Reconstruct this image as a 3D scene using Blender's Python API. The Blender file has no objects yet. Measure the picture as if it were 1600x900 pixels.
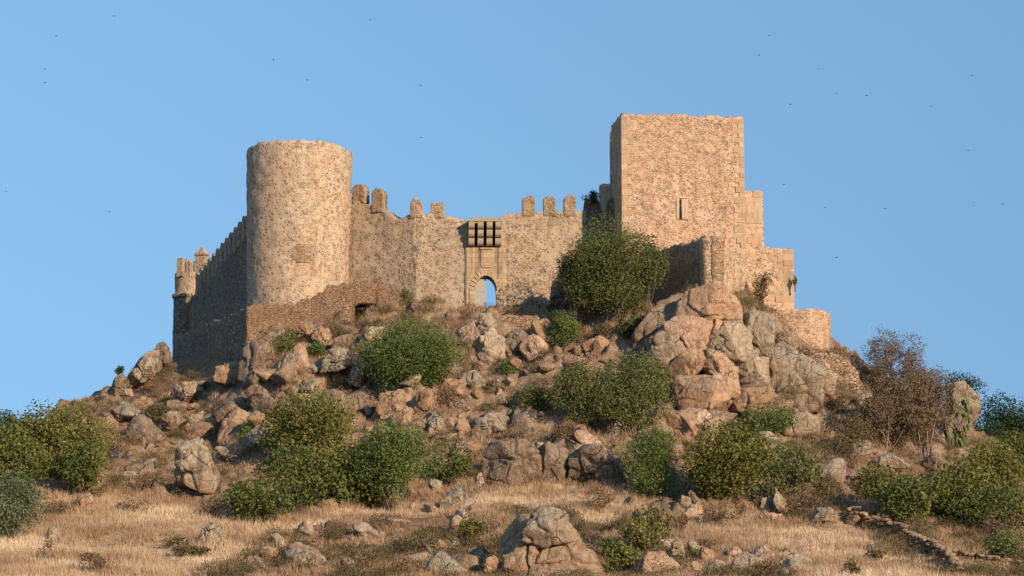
import bpy, bmesh, math, random
import numpy as np
from mathutils import Vector

# ------------------------------------------------------------------ camera, sky, sun, exposure
SC = bpy.context.scene
COL = SC.collection
CY, CZ, PITCH, FPX = -160.0, 1.6, math.radians(8.2), 3200.0
cam = bpy.data.cameras.new("camera"); camo = bpy.data.objects.new("camera", cam); COL.objects.link(camo)
camo.location = (0, CY, CZ); camo.rotation_euler = (math.pi/2 + PITCH, 0, 0)
cam.lens = 36*FPX/1600; cam.sensor_width = 36; cam.clip_start = .5; cam.clip_end = 9000
SC.camera = camo
SUN_EL, SUN_AZ = math.radians(20), math.radians(142)      # azimuth clockwise from +Y
W = bpy.data.worlds.new("World"); SC.world = W; W.use_nodes = True
_n = W.node_tree.nodes
sky = _n.new('ShaderNodeTexSky'); sky.sky_type = 'NISHITA'; sky.sun_disc = False
sky.sun_elevation = SUN_EL; sky.sun_rotation = SUN_AZ
sky.altitude = 0; sky.air_density = 1.8; sky.dust_density = 0.0; sky.ozone_density = 6.0
_tc = _n.new('ShaderNodeTexCoord'); _mp = _n.new('ShaderNodeMapping'); _mp.inputs['Location'].default_value = (0, 0, .36); _mp.inputs['Scale'].default_value = (1, 1, .3)
W.node_tree.links.new(_tc.outputs['Generated'], _mp.inputs[0]); W.node_tree.links.new(_mp.outputs[0], sky.inputs[0])   # direction vector: a slightly flatter sky gradient
W.node_tree.links.new(sky.outputs[0], _n['Background'].inputs[0])
_n['Background'].inputs[1].default_value = 0.15
sl = bpy.data.lights.new("sun", 'SUN'); sl.energy = 4.9; sl.angle = math.radians(.5); sl.color = (1, .80, .58)
so = bpy.data.objects.new("sun", sl); COL.objects.link(so)
sd = Vector((math.sin(SUN_AZ)*math.cos(SUN_EL), math.cos(SUN_AZ)*math.cos(SUN_EL), math.sin(SUN_EL)))
so.rotation_euler = sd.to_track_quat('Z', 'Y').to_euler(); so.location = (60, -120, 90)
SC.view_settings.view_transform = 'Standard'; SC.view_settings.look = 'None'
SC.view_settings.gamma = 1; SC.view_settings.exposure = 0.35; SC.view_settings.use_curve_mapping = False
SC.render.engine = 'CYCLES'
SC.cycles.max_bounces = 5; SC.cycles.transparent_max_bounces = 4

# ------------------------------------------------------------------ points from sight lines
cp, sp = math.cos(PITCH), math.sin(PITCH)
def ray(px, py):
    a = (px-800)/FPX; b = (450-py)/FPX
    return np.array([a, cp - b*sp, sp + b*cp])
def at(px, py, Y):
    d = ray(px, py); t = (Y-CY)/d[1]
    return np.array([d[0]*t, Y, CZ + d[2]*t])
def mpp(Y): return (Y-CY)/FPX

# ------------------------------------------------------------------ noise
def _h(x, y, z, s):
    n = (x*374761393 + y*668265263 + z*2147483647 + s*1274126177) & 0xffffffff
    n = ((n ^ (n >> 13))*1274126177) & 0xffffffff
    n = ((n ^ (n >> 16))*2246822519) & 0xffffffff
    return ((n ^ (n >> 15)) & 0xffffff)/float(0xffffff)*2-1
def noise3(P, f=1.0, s=0):
    P = np.asarray(P, float)*f + 1000.37
    i = np.floor(P).astype(np.int64); t = P-i; t = t*t*(3-2*t)
    r = 0
    for a in (0, 1):
        for b in (0, 1):
            for c in (0, 1):
                w = (t[..., 0] if a else 1-t[..., 0])*(t[..., 1] if b else 1-t[..., 1])*(t[..., 2] if c else 1-t[..., 2])
                r = r + w*_h(i[..., 0]+a, i[..., 1]+b, i[..., 2]+c, s)
    return r
def fbm(P, f=1.0, o=4, s=0):
    r = 0; a = 1; t = 0
    for k in range(o):
        r = r + a*noise3(P, f*2**k, s+k*17); t += a; a *= .5
    return r/t

# ------------------------------------------------------------------ object helpers
def tag(o, label=None, cat=None, group=None, kind=None):
    if label: o['label'] = label
    if cat: o['category'] = cat
    if group: o['group'] = group
    if kind: o['kind'] = kind
    return o
def empty(name, loc, label, cat, group=None):
    o = bpy.data.objects.new(name, None); COL.objects.link(o); o.location = [float(v) for v in loc]
    o.empty_display_size = .5
    return tag(o, label, cat, group)
def mesh(name, V, F, m, parent=None, origin=None, smooth=True, tint=None):
    V = np.asarray(V, np.float64)
    if parent is not None: org = np.array(parent.location) + (np.array(parent.parent.location) if parent.parent is not None else 0)
    elif origin is not None: org = np.array(origin, float)
    else: org = np.array([V[:, 0].mean(), V[:, 1].mean(), V[:, 2].min()])
    V = V-org
    me = bpy.data.meshes.new(name)
    if isinstance(F, np.ndarray):
        k = F.shape[1]; n = len(F)
        me.vertices.add(len(V)); me.vertices.foreach_set('co', V.astype(np.float32).ravel())
        me.loops.add(n*k); me.loops.foreach_set('vertex_index', F.astype(np.int32).ravel())
        me.polygons.add(n); me.polygons.foreach_set('loop_start', (np.arange(n)*k).astype(np.int32))
        me.polygons.foreach_set('loop_total', np.full(n, k, np.int32))
        me.update(calc_edges=True)
    else:
        me.from_pydata([tuple(v) for v in V], [], [tuple(int(i) for i in f) for f in F])
    if smooth: me.polygons.foreach_set('use_smooth', np.ones(len(me.polygons), bool))
    if tint is not None:
        a = me.attributes.new('tint', 'FLOAT', 'FACE'); a.data.foreach_set('value', np.asarray(tint, np.float32))
    me.materials.append(m)
    o = bpy.data.objects.new(name, me); COL.objects.link(o)
    if parent is not None: o.parent = parent
    else: o.location = [float(v) for v in org]
    if parent is None or parent.parent is None: pass
    return o
def merge(parts):
    Vs, Fs, k = [], [], 0
    for V, F in parts:
        Vs.append(np.asarray(V, float)); Fs += [tuple(int(i)+k for i in f) for f in F]; k += len(V)
    return np.vstack(Vs), Fs
def qtint(n, seed=3): return np.repeat(np.random.RandomState(seed).uniform(0, 1, n//6+1), 6)[:n]
def box(c, s, ax=None):
    ax = np.eye(3) if ax is None else np.asarray(ax, float)
    V = [np.array(c, float) + ax[0]*s[0]/2*i + ax[1]*s[1]/2*j + ax[2]*s[2]/2*k for k in (-1, 1) for j in (-1, 1) for i in (-1, 1)]
    return np.array(V), [(0, 2, 3, 1), (4, 5, 7, 6), (0, 1, 5, 4), (2, 6, 7, 3), (1, 3, 7, 5), (0, 4, 6, 2)]

# ------------------------------------------------------------------ materials
def nmat(name):
    m = bpy.data.materials.new(name); m.use_nodes = True
    N = m.node_tree.nodes; L = m.node_tree.links
    b = N['Principled BSDF']; b.inputs['Roughness'].default_value = .9; b.inputs['Specular IOR Level'].default_value = .15
    return m, N, L, b
class G:                                                  # tiny node-graph writer
    def __init__(s, N, L): s.N, s.L = N, L
    def put(s, sock, v):
        if isinstance(v, bpy.types.NodeSocket): s.L.new(v, sock)
        elif isinstance(v, (tuple, list)):
            sock.default_value = (*v, 1) if len(v) == 3 and len(sock.default_value) == 4 else v
        else: sock.default_value = v
    def noise(s, vec, sc, det=4, rough=.55, dist=0):
        n = s.N.new('ShaderNodeTexNoise'); s.put(n.inputs['Vector'], vec); n.inputs['Scale'].default_value = sc
        n.inputs['Detail'].default_value = det; n.inputs['Roughness'].default_value = rough; n.inputs['Distortion'].default_value = dist
        return n.outputs['Fac']
    def noisec(s, vec, sc, det=2):
        n = s.N.new('ShaderNodeTexNoise'); s.put(n.inputs['Vector'], vec); n.inputs['Scale'].default_value = sc
        n.inputs['Detail'].default_value = det
        return n.outputs['Color']
    def vor(s, vec, sc, feat='F1', rnd=1):
        n = s.N.new('ShaderNodeTexVoronoi'); n.feature = feat; s.put(n.inputs['Vector'], vec); n.inputs['Scale'].default_value = sc
        n.inputs['Randomness'].default_value = rnd
        return n
    def mth(s, op, a, b=0.0, c=None):
        n = s.N.new('ShaderNodeMath'); n.operation = op; s.put(n.inputs[0], a); s.put(n.inputs[1], b)
        if c is not None: s.put(n.inputs[2], c)
        return n.outputs[0]
    def vm(s, op, a, b):
        n = s.N.new('ShaderNodeVectorMath'); n.operation = op; s.put(n.inputs[0], a); s.put(n.inputs[1], b)
        return n.outputs[0]
    def ss(s, v, lo, hi, a=0.0, b=1.0):
        n = s.N.new('ShaderNodeMapRange'); n.interpolation_type = 'SMOOTHSTEP'
        s.put(n.inputs[0], v); s.put(n.inputs[1], lo); s.put(n.inputs[2], hi); n.inputs[3].default_value = a; n.inputs[4].default_value = b
        return n.outputs[0]
    def mix(s, f, a, b, mode='MIX'):
        n = s.N.new('ShaderNodeMix'); n.data_type = 'RGBA'; n.blend_type = mode
        s.put(n.inputs[0], f); s.put(n.inputs[6], a); s.put(n.inputs[7], b)
        return n.outputs[2]
    def scale(s, vec, sc):
        n = s.N.new('ShaderNodeMapping'); s.put(n.inputs[0], vec); n.inputs['Scale'].default_value = sc
        return n.outputs[0]
    def bump(s, h, st, dist=.1):
        n = s.N.new('ShaderNodeBump'); n.inputs['Strength'].default_value = st; n.inputs['Distance'].default_value = dist; s.put(n.inputs['Height'], h)
        return n.outputs[0]
    def pos(s): return s.N.new('ShaderNodeNewGeometry').outputs['Position']
    def sep(s, v):
        n = s.N.new('ShaderNodeSeparateXYZ'); s.put(n.inputs[0], v); return n.outputs
    def sepc(s, v):
        n = s.N.new('ShaderNodeSeparateColor'); s.put(n.inputs[0], v); return n.outputs

def streaks(g, p):
    return g.ss(g.noise(g.scale(p, (1.6, 1.6, .28)), .9, 5, .6), .52, .68)
def masonry(name, mortar, sa, sb, scale=2.6, cover=.5, zs=1.5, bump=.8, rust=(.30, .15, .075), rustamt=.5, joint=.035, dark=.5, dots=True):
    m, N, L, b = nmat(name); g = G(N, L)
    p = g.pos()
    w = g.vm('ADD', g.scale(p, (1, 1, zs)), g.vm('SCALE', g.noisec(p, 3.0), (0, 0, 0)))
    w.node.inputs[1].links[0].from_node.inputs['Scale'].default_value = .07
    v = g.vor(w, scale); e = g.vor(w, scale, 'DISTANCE_TO_EDGE')
    c = g.sepc(v.outputs['Color'])
    big = g.noise(p, .33, 3); mid = g.noise(p, 1.1, 4)
    cov = g.mth('ADD', g.mth('MULTIPLY', g.mth('SUBTRACT', big, .5), 1.8), cover)
    ex = g.ss(g.mth('SUBTRACT', cov, c[0]), -.04, .04)
    edge = g.ss(e.outputs['Distance'], joint, joint+.05)
    if dots:
        rr = g.mth('ADD', .20, g.mth('MULTIPLY', c[2], .26)); edge = g.ss(g.mth('SUBTRACT', v.outputs['Distance'], rr), -.09, .05, 1, 0)
    mask = g.mth('MULTIPLY', ex, edge)
    fine = g.noise(p, 9, 5, .7)
    mort = g.mix(fine, tuple(x*.80 for x in mortar), tuple(min(1, x*1.18) for x in mortar))
    mort = g.mix(g.ss(mid, .42, .62, 0, .55), mort, tuple(x*.78 for x in mortar))
    st = g.mix(c[1], sa, sb)
    st = g.mix(g.ss(c[2], .6, .95, 0, .75), st, rust)
    st = g.mix(g.ss(fine, .35, .7, 0, .45), st, tuple(x*.6 for x in sa))
    col = g.mix(mask, mort, st)
    jd = g.mth('MULTIPLY', g.mth('SUBTRACT', 1.0, g.ss(e.outputs['Distance'], .008, joint+.03)), g.ss(g.mth('ADD', g.noise(p, 2.2, 3), g.mth('MULTIPLY', ex, .12)), .50, .64, 0, dark))
    col = g.mix(jd, col, (.05, .035, .025))
    rs = g.mth('MULTIPLY', g.ss(g.noise(g.scale(p, (1, 1, 1.3)), .55, 5, .6, .6), .54, .68), rustamt)
    col = g.mix(rs, col, g.mix(fine, rust, tuple(x*1.7 for x in rust)))
    hv = g.vor(p, 1.05); hol = g.ss(hv.outputs['Distance'], .045, .09, .85, 0)
    col = g.mix(hol, col, (.03, .022, .017))
    col = g.mix(g.mth('MULTIPLY', streaks(g, p), .38), col, (.17, .11, .065))
    col = g.mix(g.ss(g.noise(p, 4.2, 3, .6), .50, .66, 0, .30), col, tuple(x*.62 for x in sb))
    col = g.mix(g.ss(g.noise(p, .45, 4, .6), .48, .62, 0, .35), col, tuple(x*y for x, y in zip(mortar, (.85, .68, .52))))
    tone = g.noise(p, .18, 2)
    col = g.mix(g.ss(tone, .3, .7, .0, .35), col, tuple(x*.62 for x in mortar))
    g.put(b.inputs['Base Color'], col)
    h = g.mth('ADD', g.mth('MULTIPLY', mask, .5), g.mth('MULTIPLY', fine, .35))
    h = g.mth('SUBTRACT', h, g.mth('MULTIPLY', jd, .8)); h = g.mth('SUBTRACT', h, g.mth('MULTIPLY', hol, 1.0))
    g.put(b.inputs['Normal'], g.bump(h, bump, .12))
    return m

def ashlar(name, base, bw=.55, bh=.38, stain=.4):
    m, N, L, b = nmat(name); g = G(N, L)
    p = g.pos(); s = g.sep(p)
    cmb = N.new('ShaderNodeCombineXYZ'); g.put(cmb.inputs[0], g.mth('ADD', s[0], g.mth('MULTIPLY', s[1], .8))); g.put(cmb.inputs[1], s[2])
    br = N.new('ShaderNodeTexBrick'); g.put(br.inputs['Vector'], cmb.outputs[0]); br.inputs['Scale'].default_value = 1
    br.inputs['Brick Width'].default_value = bw; br.inputs['Row Height'].default_value = bh; br.inputs['Mortar Size'].default_value = .014
    g.put(br.inputs['Color1'], base); g.put(br.inputs['Color2'], tuple(x*.78 for x in base)); g.put(br.inputs['Mortar'], tuple(x*.5 for x in base))
    fine = g.noise(p, 7, 5, .65)
    col = g.mix(g.ss(fine, .35, .7, 0, .5), br.outputs['Color'], tuple(x*.7 for x in base))
    at_ = N.new('ShaderNodeAttribute'); at_.attribute_name = 'tint'; col = g.mix(g.mth('MULTIPLY', at_.outputs['Fac'], .8 if bw > 3 else 0.0), col, tuple(x*y for x, y in zip(base, (.62, .55, .48))))
    st = g.noise(g.scale(p, (2.2, 2.2, .5)), .8, 4)
    col = g.mix(g.ss(st, .5, .68, 0, stain), col, (.12, .085, .055))
    g.put(b.inputs['Base Color'], col)
    h = g.mth('SUBTRACT', g.mth('MULTIPLY', fine, .4), br.outputs['Fac'])
    g.put(b.inputs['Normal'], g.bump(h, .5, .05))
    return m

def rockmat(name, ca, cb, lichen=(.38, .32, .22), lich=.5, dark=.5, crack=.75, bump=.8):
    m, N, L, b = nmat(name); g = G(N, L)
    oi = N.new('ShaderNodeObjectInfo'); p = g.vm('ADD', g.pos(), g.vm('SCALE', oi.outputs['Random'], (0, 0, 0)))
    n1 = g.noise(p, .7, 5, .6, .5); n2 = g.noise(p, 2.6, 8, .75, .3); n3 = g.noise(p, 11, 5, .75)
    col = g.mix(g.ss(n1, .38, .62), ca, cb)
    col = g.mix(g.ss(n2, .42, .60, 0, .65), col, tuple(x*.52 for x in ca))
    col = g.mix(g.ss(g.noise(p, 1.6, 4, .6), .54, .66, 0, .55), col, (.46, .24, .11))
    col = g.mix(g.mth('MULTIPLY', oi.outputs['Random'], .4), col, tuple((x+y)*.38 for x, y in zip(ca, lichen)))
    ln = g.noise(p, 1.5, 8, .75, .3)
    nz = g.sep(N.new('ShaderNodeNewGeometry').outputs['Normal'])[2]
    lm = g.mth('MULTIPLY', g.ss(g.mth('ADD', ln, g.mth('MULTIPLY', nz, .12)), .50, .58), g.ss(n3, .38, .50))
    col = g.mix(g.mth('MULTIPLY', lm, lich), col, g.mix(n3, lichen, tuple(x*1.45 for x in lichen)))
    dn = g.noise(g.scale(p, (1.5, 1.5, .45)), 1.1, 7, .72)
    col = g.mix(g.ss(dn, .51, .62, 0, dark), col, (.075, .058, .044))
    w = g.vm('ADD', g.scale(p, (1, 1, .8)), g.vm('SCALE', g.noisec(p, 1.2, 3), (0, 0, 0)))
    w.node.inputs[1].links[0].from_node.inputs['Scale'].default_value = .5
    e = g.vor(w, .48, 'DISTANCE_TO_EDGE').outputs['Distance']; e2 = g.vor(w, 1.5, 'DISTANCE_TO_EDGE').outputs['Distance']
    cr = g.mth('MULTIPLY', g.mth('SUBTRACT', 1.0, g.ss(e, .0, .018)), g.ss(n1, .46, .56))
    cr2 = g.mth('MULTIPLY', g.mth('SUBTRACT', 1.0, g.ss(e2, .0, .045)), g.ss(ln, .46, .58, 0, .6))
    k = g.mth('MULTIPLY', g.mth('MAXIMUM', cr, cr2), crack)
    col = g.mix(k, col, (.035, .025, .02))
    col = g.mix(g.ss(n3, .56, .66, 0, .6), col, (.07, .055, .045))
    g.put(b.inputs['Base Color'], col)
    h = g.mth('ADD', g.mth('MULTIPLY', n2, .9), g.mth('MULTIPLY', n3, .25)); h = g.mth('SUBTRACT', h, g.mth('MULTIPLY', k, .7))
    g.put(b.inputs['Normal'], g.bump(h, bump, .45))
    return m

def leafmat(name, ca, cb, cc=None, tr=.28):
    m, N, L, b = nmat(name); g = G(N, L)
    a = N.new('ShaderNodeAttribute'); a.attribute_name = 'tint'; a.attribute_type = 'GEOMETRY'
    r = N.new('ShaderNodeValToRGB'); g.put(r.inputs[0], a.outputs['Fac'])
    r.color_ramp.elements[0].color = (*ca, 1); r.color_ramp.elements[1].color = (*cb, 1); r.color_ramp.elements[1].position = .85
    if cc: e = r.color_ramp.elements.new(1.0); e.color = (*cc, 1)
    g.put(b.inputs['Base Color'], r.outputs[0]); b.inputs['Roughness'].default_value = .75
    t = N.new('ShaderNodeBsdfTranslucent'); g.put(t.inputs[0], r.outputs[0])
    x = N.new('ShaderNodeMixShader'); x.inputs[0].default_value = tr
    L.new(b.outputs[0], x.inputs[1]); L.new(t.outputs[0], x.inputs[2]); L.new(x.outputs[0], N['Material Output'].inputs[0])
    return m
def plain(name, c, v=.25, sc=6, rough=.9):
    m, N, L, b = nmat(name); g = G(N, L)
    n = g.noise(g.pos(), sc, 4, .6)
    g.put(b.inputs['Base Color'], g.mix(n, tuple(x*(1-v) for x in c), tuple(min(1, x*(1+v)) for x in c)))
    g.put(b.inputs['Normal'], g.bump(n, .4, .05)); b.inputs['Roughness'].default_value = rough
    return m

M = {}
M['tower'] = masonry('tower_rubble', (.55, .40, .265), (.30, .19, .12), (.43, .305, .20), 3.2, .66, 1.3, rustamt=.28, dark=.55)
M['curtain'] = masonry('curtain_rubble', (.455, .337, .222), (.23, .143, .088), (.375, .27, .175), 3.1, .66, 1.3, rustamt=.3, dark=.6)
M['keep'] = masonry('keep_rubble', (.61, .405, .26), (.36, .215, .125), (.50, .32, .20), 3.1, .82, 1.7, rustamt=.35, dark=.65)
M['side'] = masonry('shaded_rubble', (.20, .155, .115), (.22, .16, .11), (.42, .33, .24), 2.6, .9, 1.4, rustamt=.25, dark=1, dots=False)  # darkened rubble with extra contrast: the shade of these walls is in the colour
M['ruin'] = masonry('brown_rubble', (.28, .175, .105), (.23, .13, .075), (.35, .235, .145), 3.4, .9, 1.8, rustamt=.35, dark=.8, dots=False)
M['dry'] = masonry('dry_rubble', (.30, .20, .12), (.38, .255, .15), (.50, .36, .23), 2.9, 1.0, 1.5, joint=.05, dark=.9, rustamt=.3, dots=False)
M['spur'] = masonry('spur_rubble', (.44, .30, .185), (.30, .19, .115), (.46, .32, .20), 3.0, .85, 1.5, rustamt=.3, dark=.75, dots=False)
M['spurlit'] = masonry('spur_lit_rubble', (.58, .40, .25), (.34, .20, .11), (.52, .35, .21), 2.6, .95, 1.5, rustamt=.3, dark=.75)  # paler copy of the spur rubble, sunlight put into its colour
M['cap'] = masonry('brown_wall_top', (.38, .265, .165), (.26, .165, .095), (.40, .28, .17), 3.4, .8, 1.4, rustamt=.35)
M['ashlar'] = ashlar('ashlar_portal', (.46, .32, .195), .62, .42, .6)
M['quoin'] = ashlar('quoin_blocks', (.56, .40, .25), 5, 5, .35)
M['corbel'] = plain('corbel_granite', (.33, .25, .16), .3, 5)
M['dark'] = plain('opening_shade', (.02, .017, .014), .2)  # near-black fill standing in for the shade inside openings
M['plank'] = plain('grey_planks', (.36, .31, .25), .35, 9)
M['warm'] = rockmat('warm_granite', (.48, .265, .14), (.56, .35, .20), lich=.35, dark=.5)
M['orange'] = rockmat('orange_granite', (.64, .36, .205), (.74, .49, .33), lich=.15, dark=.25)
M['pale'] = rockmat('pale_granite', (.54, .38, .24), (.60, .44, .29), lich=.45, dark=.35)
M['grey'] = rockmat('lichen_granite', (.38, .26, .165), (.46, .34, .22), lich=.85, dark=.65)
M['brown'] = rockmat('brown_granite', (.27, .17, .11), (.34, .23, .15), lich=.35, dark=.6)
M['bark'] = plain('bark', (.15, .11, .075), .35, 12)
M['twig'] = plain('grey_twigs', (.24, .18, .13), .3, 12)
M['olive'] = leafmat('olive_leaves', (.078, .095, .027), (.235, .235, .078))
M['green'] = leafmat('green_leaves', (.065, .102, .024), (.215, .245, .066))
M['oak'] = leafmat('oak_leaves', (.062, .078, .022), (.19, .195, .06), (.26, .21, .09))
M['fig'] = leafmat('fig_leaves', (.076, .084, .02), (.26, .23, .056), (.38, .24, .09))
M['figdark'] = leafmat('dark_fig_leaves', (.054, .075, .018), (.20, .205, .052), (.32, .20, .07))
M['greyleaf'] = leafmat('grey_green_leaves', (.075, .10, .045), (.19, .21, .10))
M['pine'] = leafmat('dark_needles', (.022, .045, .018), (.06, .095, .035))
M['rust'] = leafmat('dry_rusty_leaves', (.13, .085, .05), (.25, .17, .095), (.32, .24, .15), .2)
M['dryleaf'] = leafmat('dry_brown_scrub', (.12, .075, .038), (.26, .165, .085), (.38, .265, .14), .2)
M['olivedry'] = leafmat('half_dry_scrub', (.075, .062, .024), (.19, .14, .06), (.31, .215, .10), .2)
M['straw'] = leafmat('straw', (.28, .155, .08), (.62, .44, .265), (.80, .63, .43), .25)
M['cactus'] = plain('cactus_green', (.09, .12, .035), .3, 5)
M['bird'] = plain('bird_plumage', (.03, .03, .035), .2)

# ------------------------------------------------------------------ terrain
CP = """0,900,-62 0,860,-52 0,830,-45 0,780,-34 0,740,-24 0,705,-12 150,900,-62 150,840,-47 150,790,-37 150,740,-28 150,695,-18 150,655,-8
200,612,2 240,580,6 230,650,-6 230,705,-15 230,760,-27 290,598,2 275,566,10 300,645,-6 300,705,-15 300,770,-29 350,603,-3 350,655,-10 350,705,-17
370,760,-27 360,800,-37 360,850,-48 360,900,-60 450,530,-5.2 450,580,-9.5 450,630,-13 450,700,-19 450,760,-26 450,800,-35 450,850,-46 450,900,-58
565,524,-5.6 560,555,-9 550,600,-10.5 550,660,-14 560,720,-20 560,790,-32 560,830,-42 560,900,-57 650,500,-5 650,560,-9.5 650,610,-14.5 650,680,-20.5
650,740,-25 650,790,-32 650,830,-42 650,900,-56 750,486,-2 750,500,-5 750,580,-10 750,620,-14 750,680,-19 750,760,-27.5 750,790,-34 750,830,-42 750,900,-52
870,487,-3 870,520,-7 870,570,-11 870,640,-16 870,690,-21 870,755,-27 870,780,-31 870,830,-40 870,900,-50 970,495,-6.5 960,560,-11 970,650,-17 970,700,-22
970,770,-30 970,830,-40 970,900,-52 1040,480,-7 1090,475,-11 1060,560,-13 1060,640,-15.2 1060,690,-19.5 1060,780,-31 1060,830,-40 1060,900,-54
1150,475,-8.5 1150,560,-11.5 1150,640,-13.8 1150,700,-19.5 1150,790,-31 1150,830,-40 1150,900,-56 1215,500,-5 1215,560,-9 1250,560,-6.5 1250,640,-11 1250,700,-18 1250,790,-31
1250,830,-40 1250,900,-58 1310,548,0 1340,625,-6 1340,700,-15 1340,780,-29 1340,830,-40 1340,900,-60 1400,605,2 1450,645,-2 1450,715,-13 1450,800,-33
1430,860,-46 1450,900,-58 1520,705,-5 1600,745,-6 1600,800,-24 1600,850,-38 1600,900,-52 -300,790,-20 -300,840,-45 -300,900,-62 1900,830,-15 1900,865,-35 1900,900,-55"""
pts = [at(*map(float, s.split(','))) for s in CP.split()]
pts += [np.array(p, float) for p in [(-18, 6, 22.6), (-18, 1, 22.4), (0, 3, 22.7), (0, 12, 22.7), (14, 4, 22.7), (15, 14, 22.7), (-22, 28, 22.5), (8, 30, 22.5), (-30, 34, 23), (-27, 18, 20), (25, 22, 18),
        (-38, 45, 12), (0, 50, 16), (30, 45, 12), (-50, 25, 7), (-60, 0, 4), (55, 20, 8), (60, -5, 5), (0, 90, 2), (-60, 70, 2), (60, 70, 2), (-90, 0, 1), (90, 0, 1), (-90, -60, .6), (90, -60, .6),
        (-40, -90, .5), (0, -90, .5), (40, -90, .5), (0, -130, .2), (-80, -130, 0), (80, -130, 0), (-140, 40, 0), (140, 40, 0), (0, 150, 0), (-150, -60, 0), (150, -60, 0), (-100, 120, 0), (100, 120, 0)]]
pts = np.array(pts)
def _K(A, B):
    d = np.sqrt(((A[:, None, :2]-B[None, :, :2])**2).sum(-1)+.5); return -d
nP = len(pts); A = np.zeros((nP+1, nP+1)); A[:nP, :nP] = _K(pts, pts) - np.eye(nP)*.15; A[:nP, nP] = 1; A[nP, :nP] = 1
coef = np.linalg.solve(A, np.append(pts[:, 2], 0))
def zbase(xy):
    out = np.empty(len(xy))
    for k in range(0, len(xy), 40000):
        out[k:k+40000] = _K(xy[k:k+40000], pts) @ coef[:nP] + coef[nP]
    R = np.hypot(xy[:, 0], xy[:, 1]); f = np.clip((190-R)/60, 0, 1)
    return out*f*f*(3-2*f)
def axis(lo, hi, st):
    a = list(np.arange(lo, hi+1e-6, st)); s = st*1.5; l = [lo]; r = [a[-1]]
    while l[-1] > -3500: l.append(l[-1]-s); r.append(r[-1]+s); s *= 1.18
    return np.array(l[:0:-1]+a+r[1:])
gx = axis(-50, 50, .2); gy = axis(-72, 40, .2)
XX, YY = np.meshgrid(gx, gy, indexing='ij')
xy = np.stack([XX.ravel(), YY.ravel()], 1)
Z0 = zbase(xy)
def proj(x, y, z):                                        # world -> photograph position (to read a world outline back)
    dy = y-CY; dz = z-CZ; dep = dy*cp+dz*sp; up = -dy*sp+dz*cp
    dep = np.where(dep < 1, 1, dep)
    return 800+FPX*x/dep, 450-FPX*up/dep
def inpoly(x, y, poly):
    c = np.zeros(x.shape, bool); n = len(poly)
    for i in range(n):
        x0, y0 = poly[i]; x1, y1 = poly[(i+1) % n]
        if y0 == y1: continue
        c ^= ((y0 > y) != (y1 > y)) & (x < (x1-x0)*(y-y0)/(y1-y0)+x0)
    return c
def hitgrid(px, py, Z):
    d = ray(px, py); t = np.arange(70, 240, .15)/d[1]
    x = d[0]*t; y = CY+d[1]*t; z = CZ+d[2]*t
    h = samp(x, y, Z); k = np.nonzero(z < h)[0]
    return np.array([x[k[0]], y[k[0]], h[k[0]]]) if len(k) else None
def samp(x, y, Z):
    x = np.atleast_1d(x); y = np.atleast_1d(y)
    i = np.clip(np.searchsorted(gx, x)-1, 0, len(gx)-2); j = np.clip(np.searchsorted(gy, y)-1, 0, len(gy)-2)
    u = np.clip((x-gx[i])/(gx[i+1]-gx[i]), 0, 1); v = np.clip((y-gy[j])/(gy[j+1]-gy[j]), 0, 1)
    return Z[i, j]*(1-u)*(1-v)+Z[i+1, j]*u*(1-v)+Z[i, j+1]*(1-u)*v+Z[i+1, j+1]*u*v
Zg = Z0.reshape(XX.shape)
MEADOW = [[(-150, 800), (60, 790), (150, 770), (300, 785), (420, 812), (480, 806), (680, 790), (770, 765), (900, 758), (1000, 790), (960, 830), (890, 800), (820, 788), (760, 798), (640, 812), (520, 822), (430, 836), (360, 860), (310, 905), (-150, 905)],
          [(1030, 822), (1200, 812), (1300, 818), (1370, 850), (1460, 905), (1280, 905), (1230, 870), (1130, 856), (1060, 850)]]
def toworld(poly):
    o = []
    for a, b in poly:
        h = hitgrid(a, min(b, 903), Zg)
        o.append((h[0], h[1] - (0 if b < 900 else 6)))
    return o
MW = [toworld(p) for p in MEADOW]
def meadow(x, y):
    jx = noise3(np.stack([x, y, x*0], 1), .35, 5)*1.6; jy = noise3(np.stack([x, y, x*0], 1), .35, 9)*1.6
    r = np.zeros(len(x))
    for k in range(5):
        ox, oy = [(0, 0), (.7, 0), (-.7, 0), (0, 1.0), (0, -1.0)][k]
        for p in MW: r += inpoly(x+jx+ox, y+jy+oy, p)/5.0
    return np.clip(r, 0, 1)
inner = (abs(xy[:, 0]) < 55) & (xy[:, 1] > -75) & (xy[:, 1] < 42)
mead = np.zeros(len(xy)); mead[inner] = meadow(xy[inner, 0], xy[inner, 1])
P3 = np.stack([xy[:, 0], xy[:, 1], Z0], 1)
plateau = ((xy[:, 0] > -31) & (xy[:, 0] < 22) & (xy[:, 1] > -2.6) & (xy[:, 1] < 36)).astype(float)
rough = np.clip((Z0-2)/5, .12, 1)*(1-plateau)*(1-.85*mead); rough[~inner] *= .3
Pi = P3[inner]
n1 = 1-np.abs(fbm(Pi, .30, 3, 3))*2.4; n2 = 1-np.abs(fbm(Pi*np.array([1, 1, 1.6]), .85, 3, 31))*2.2
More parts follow.
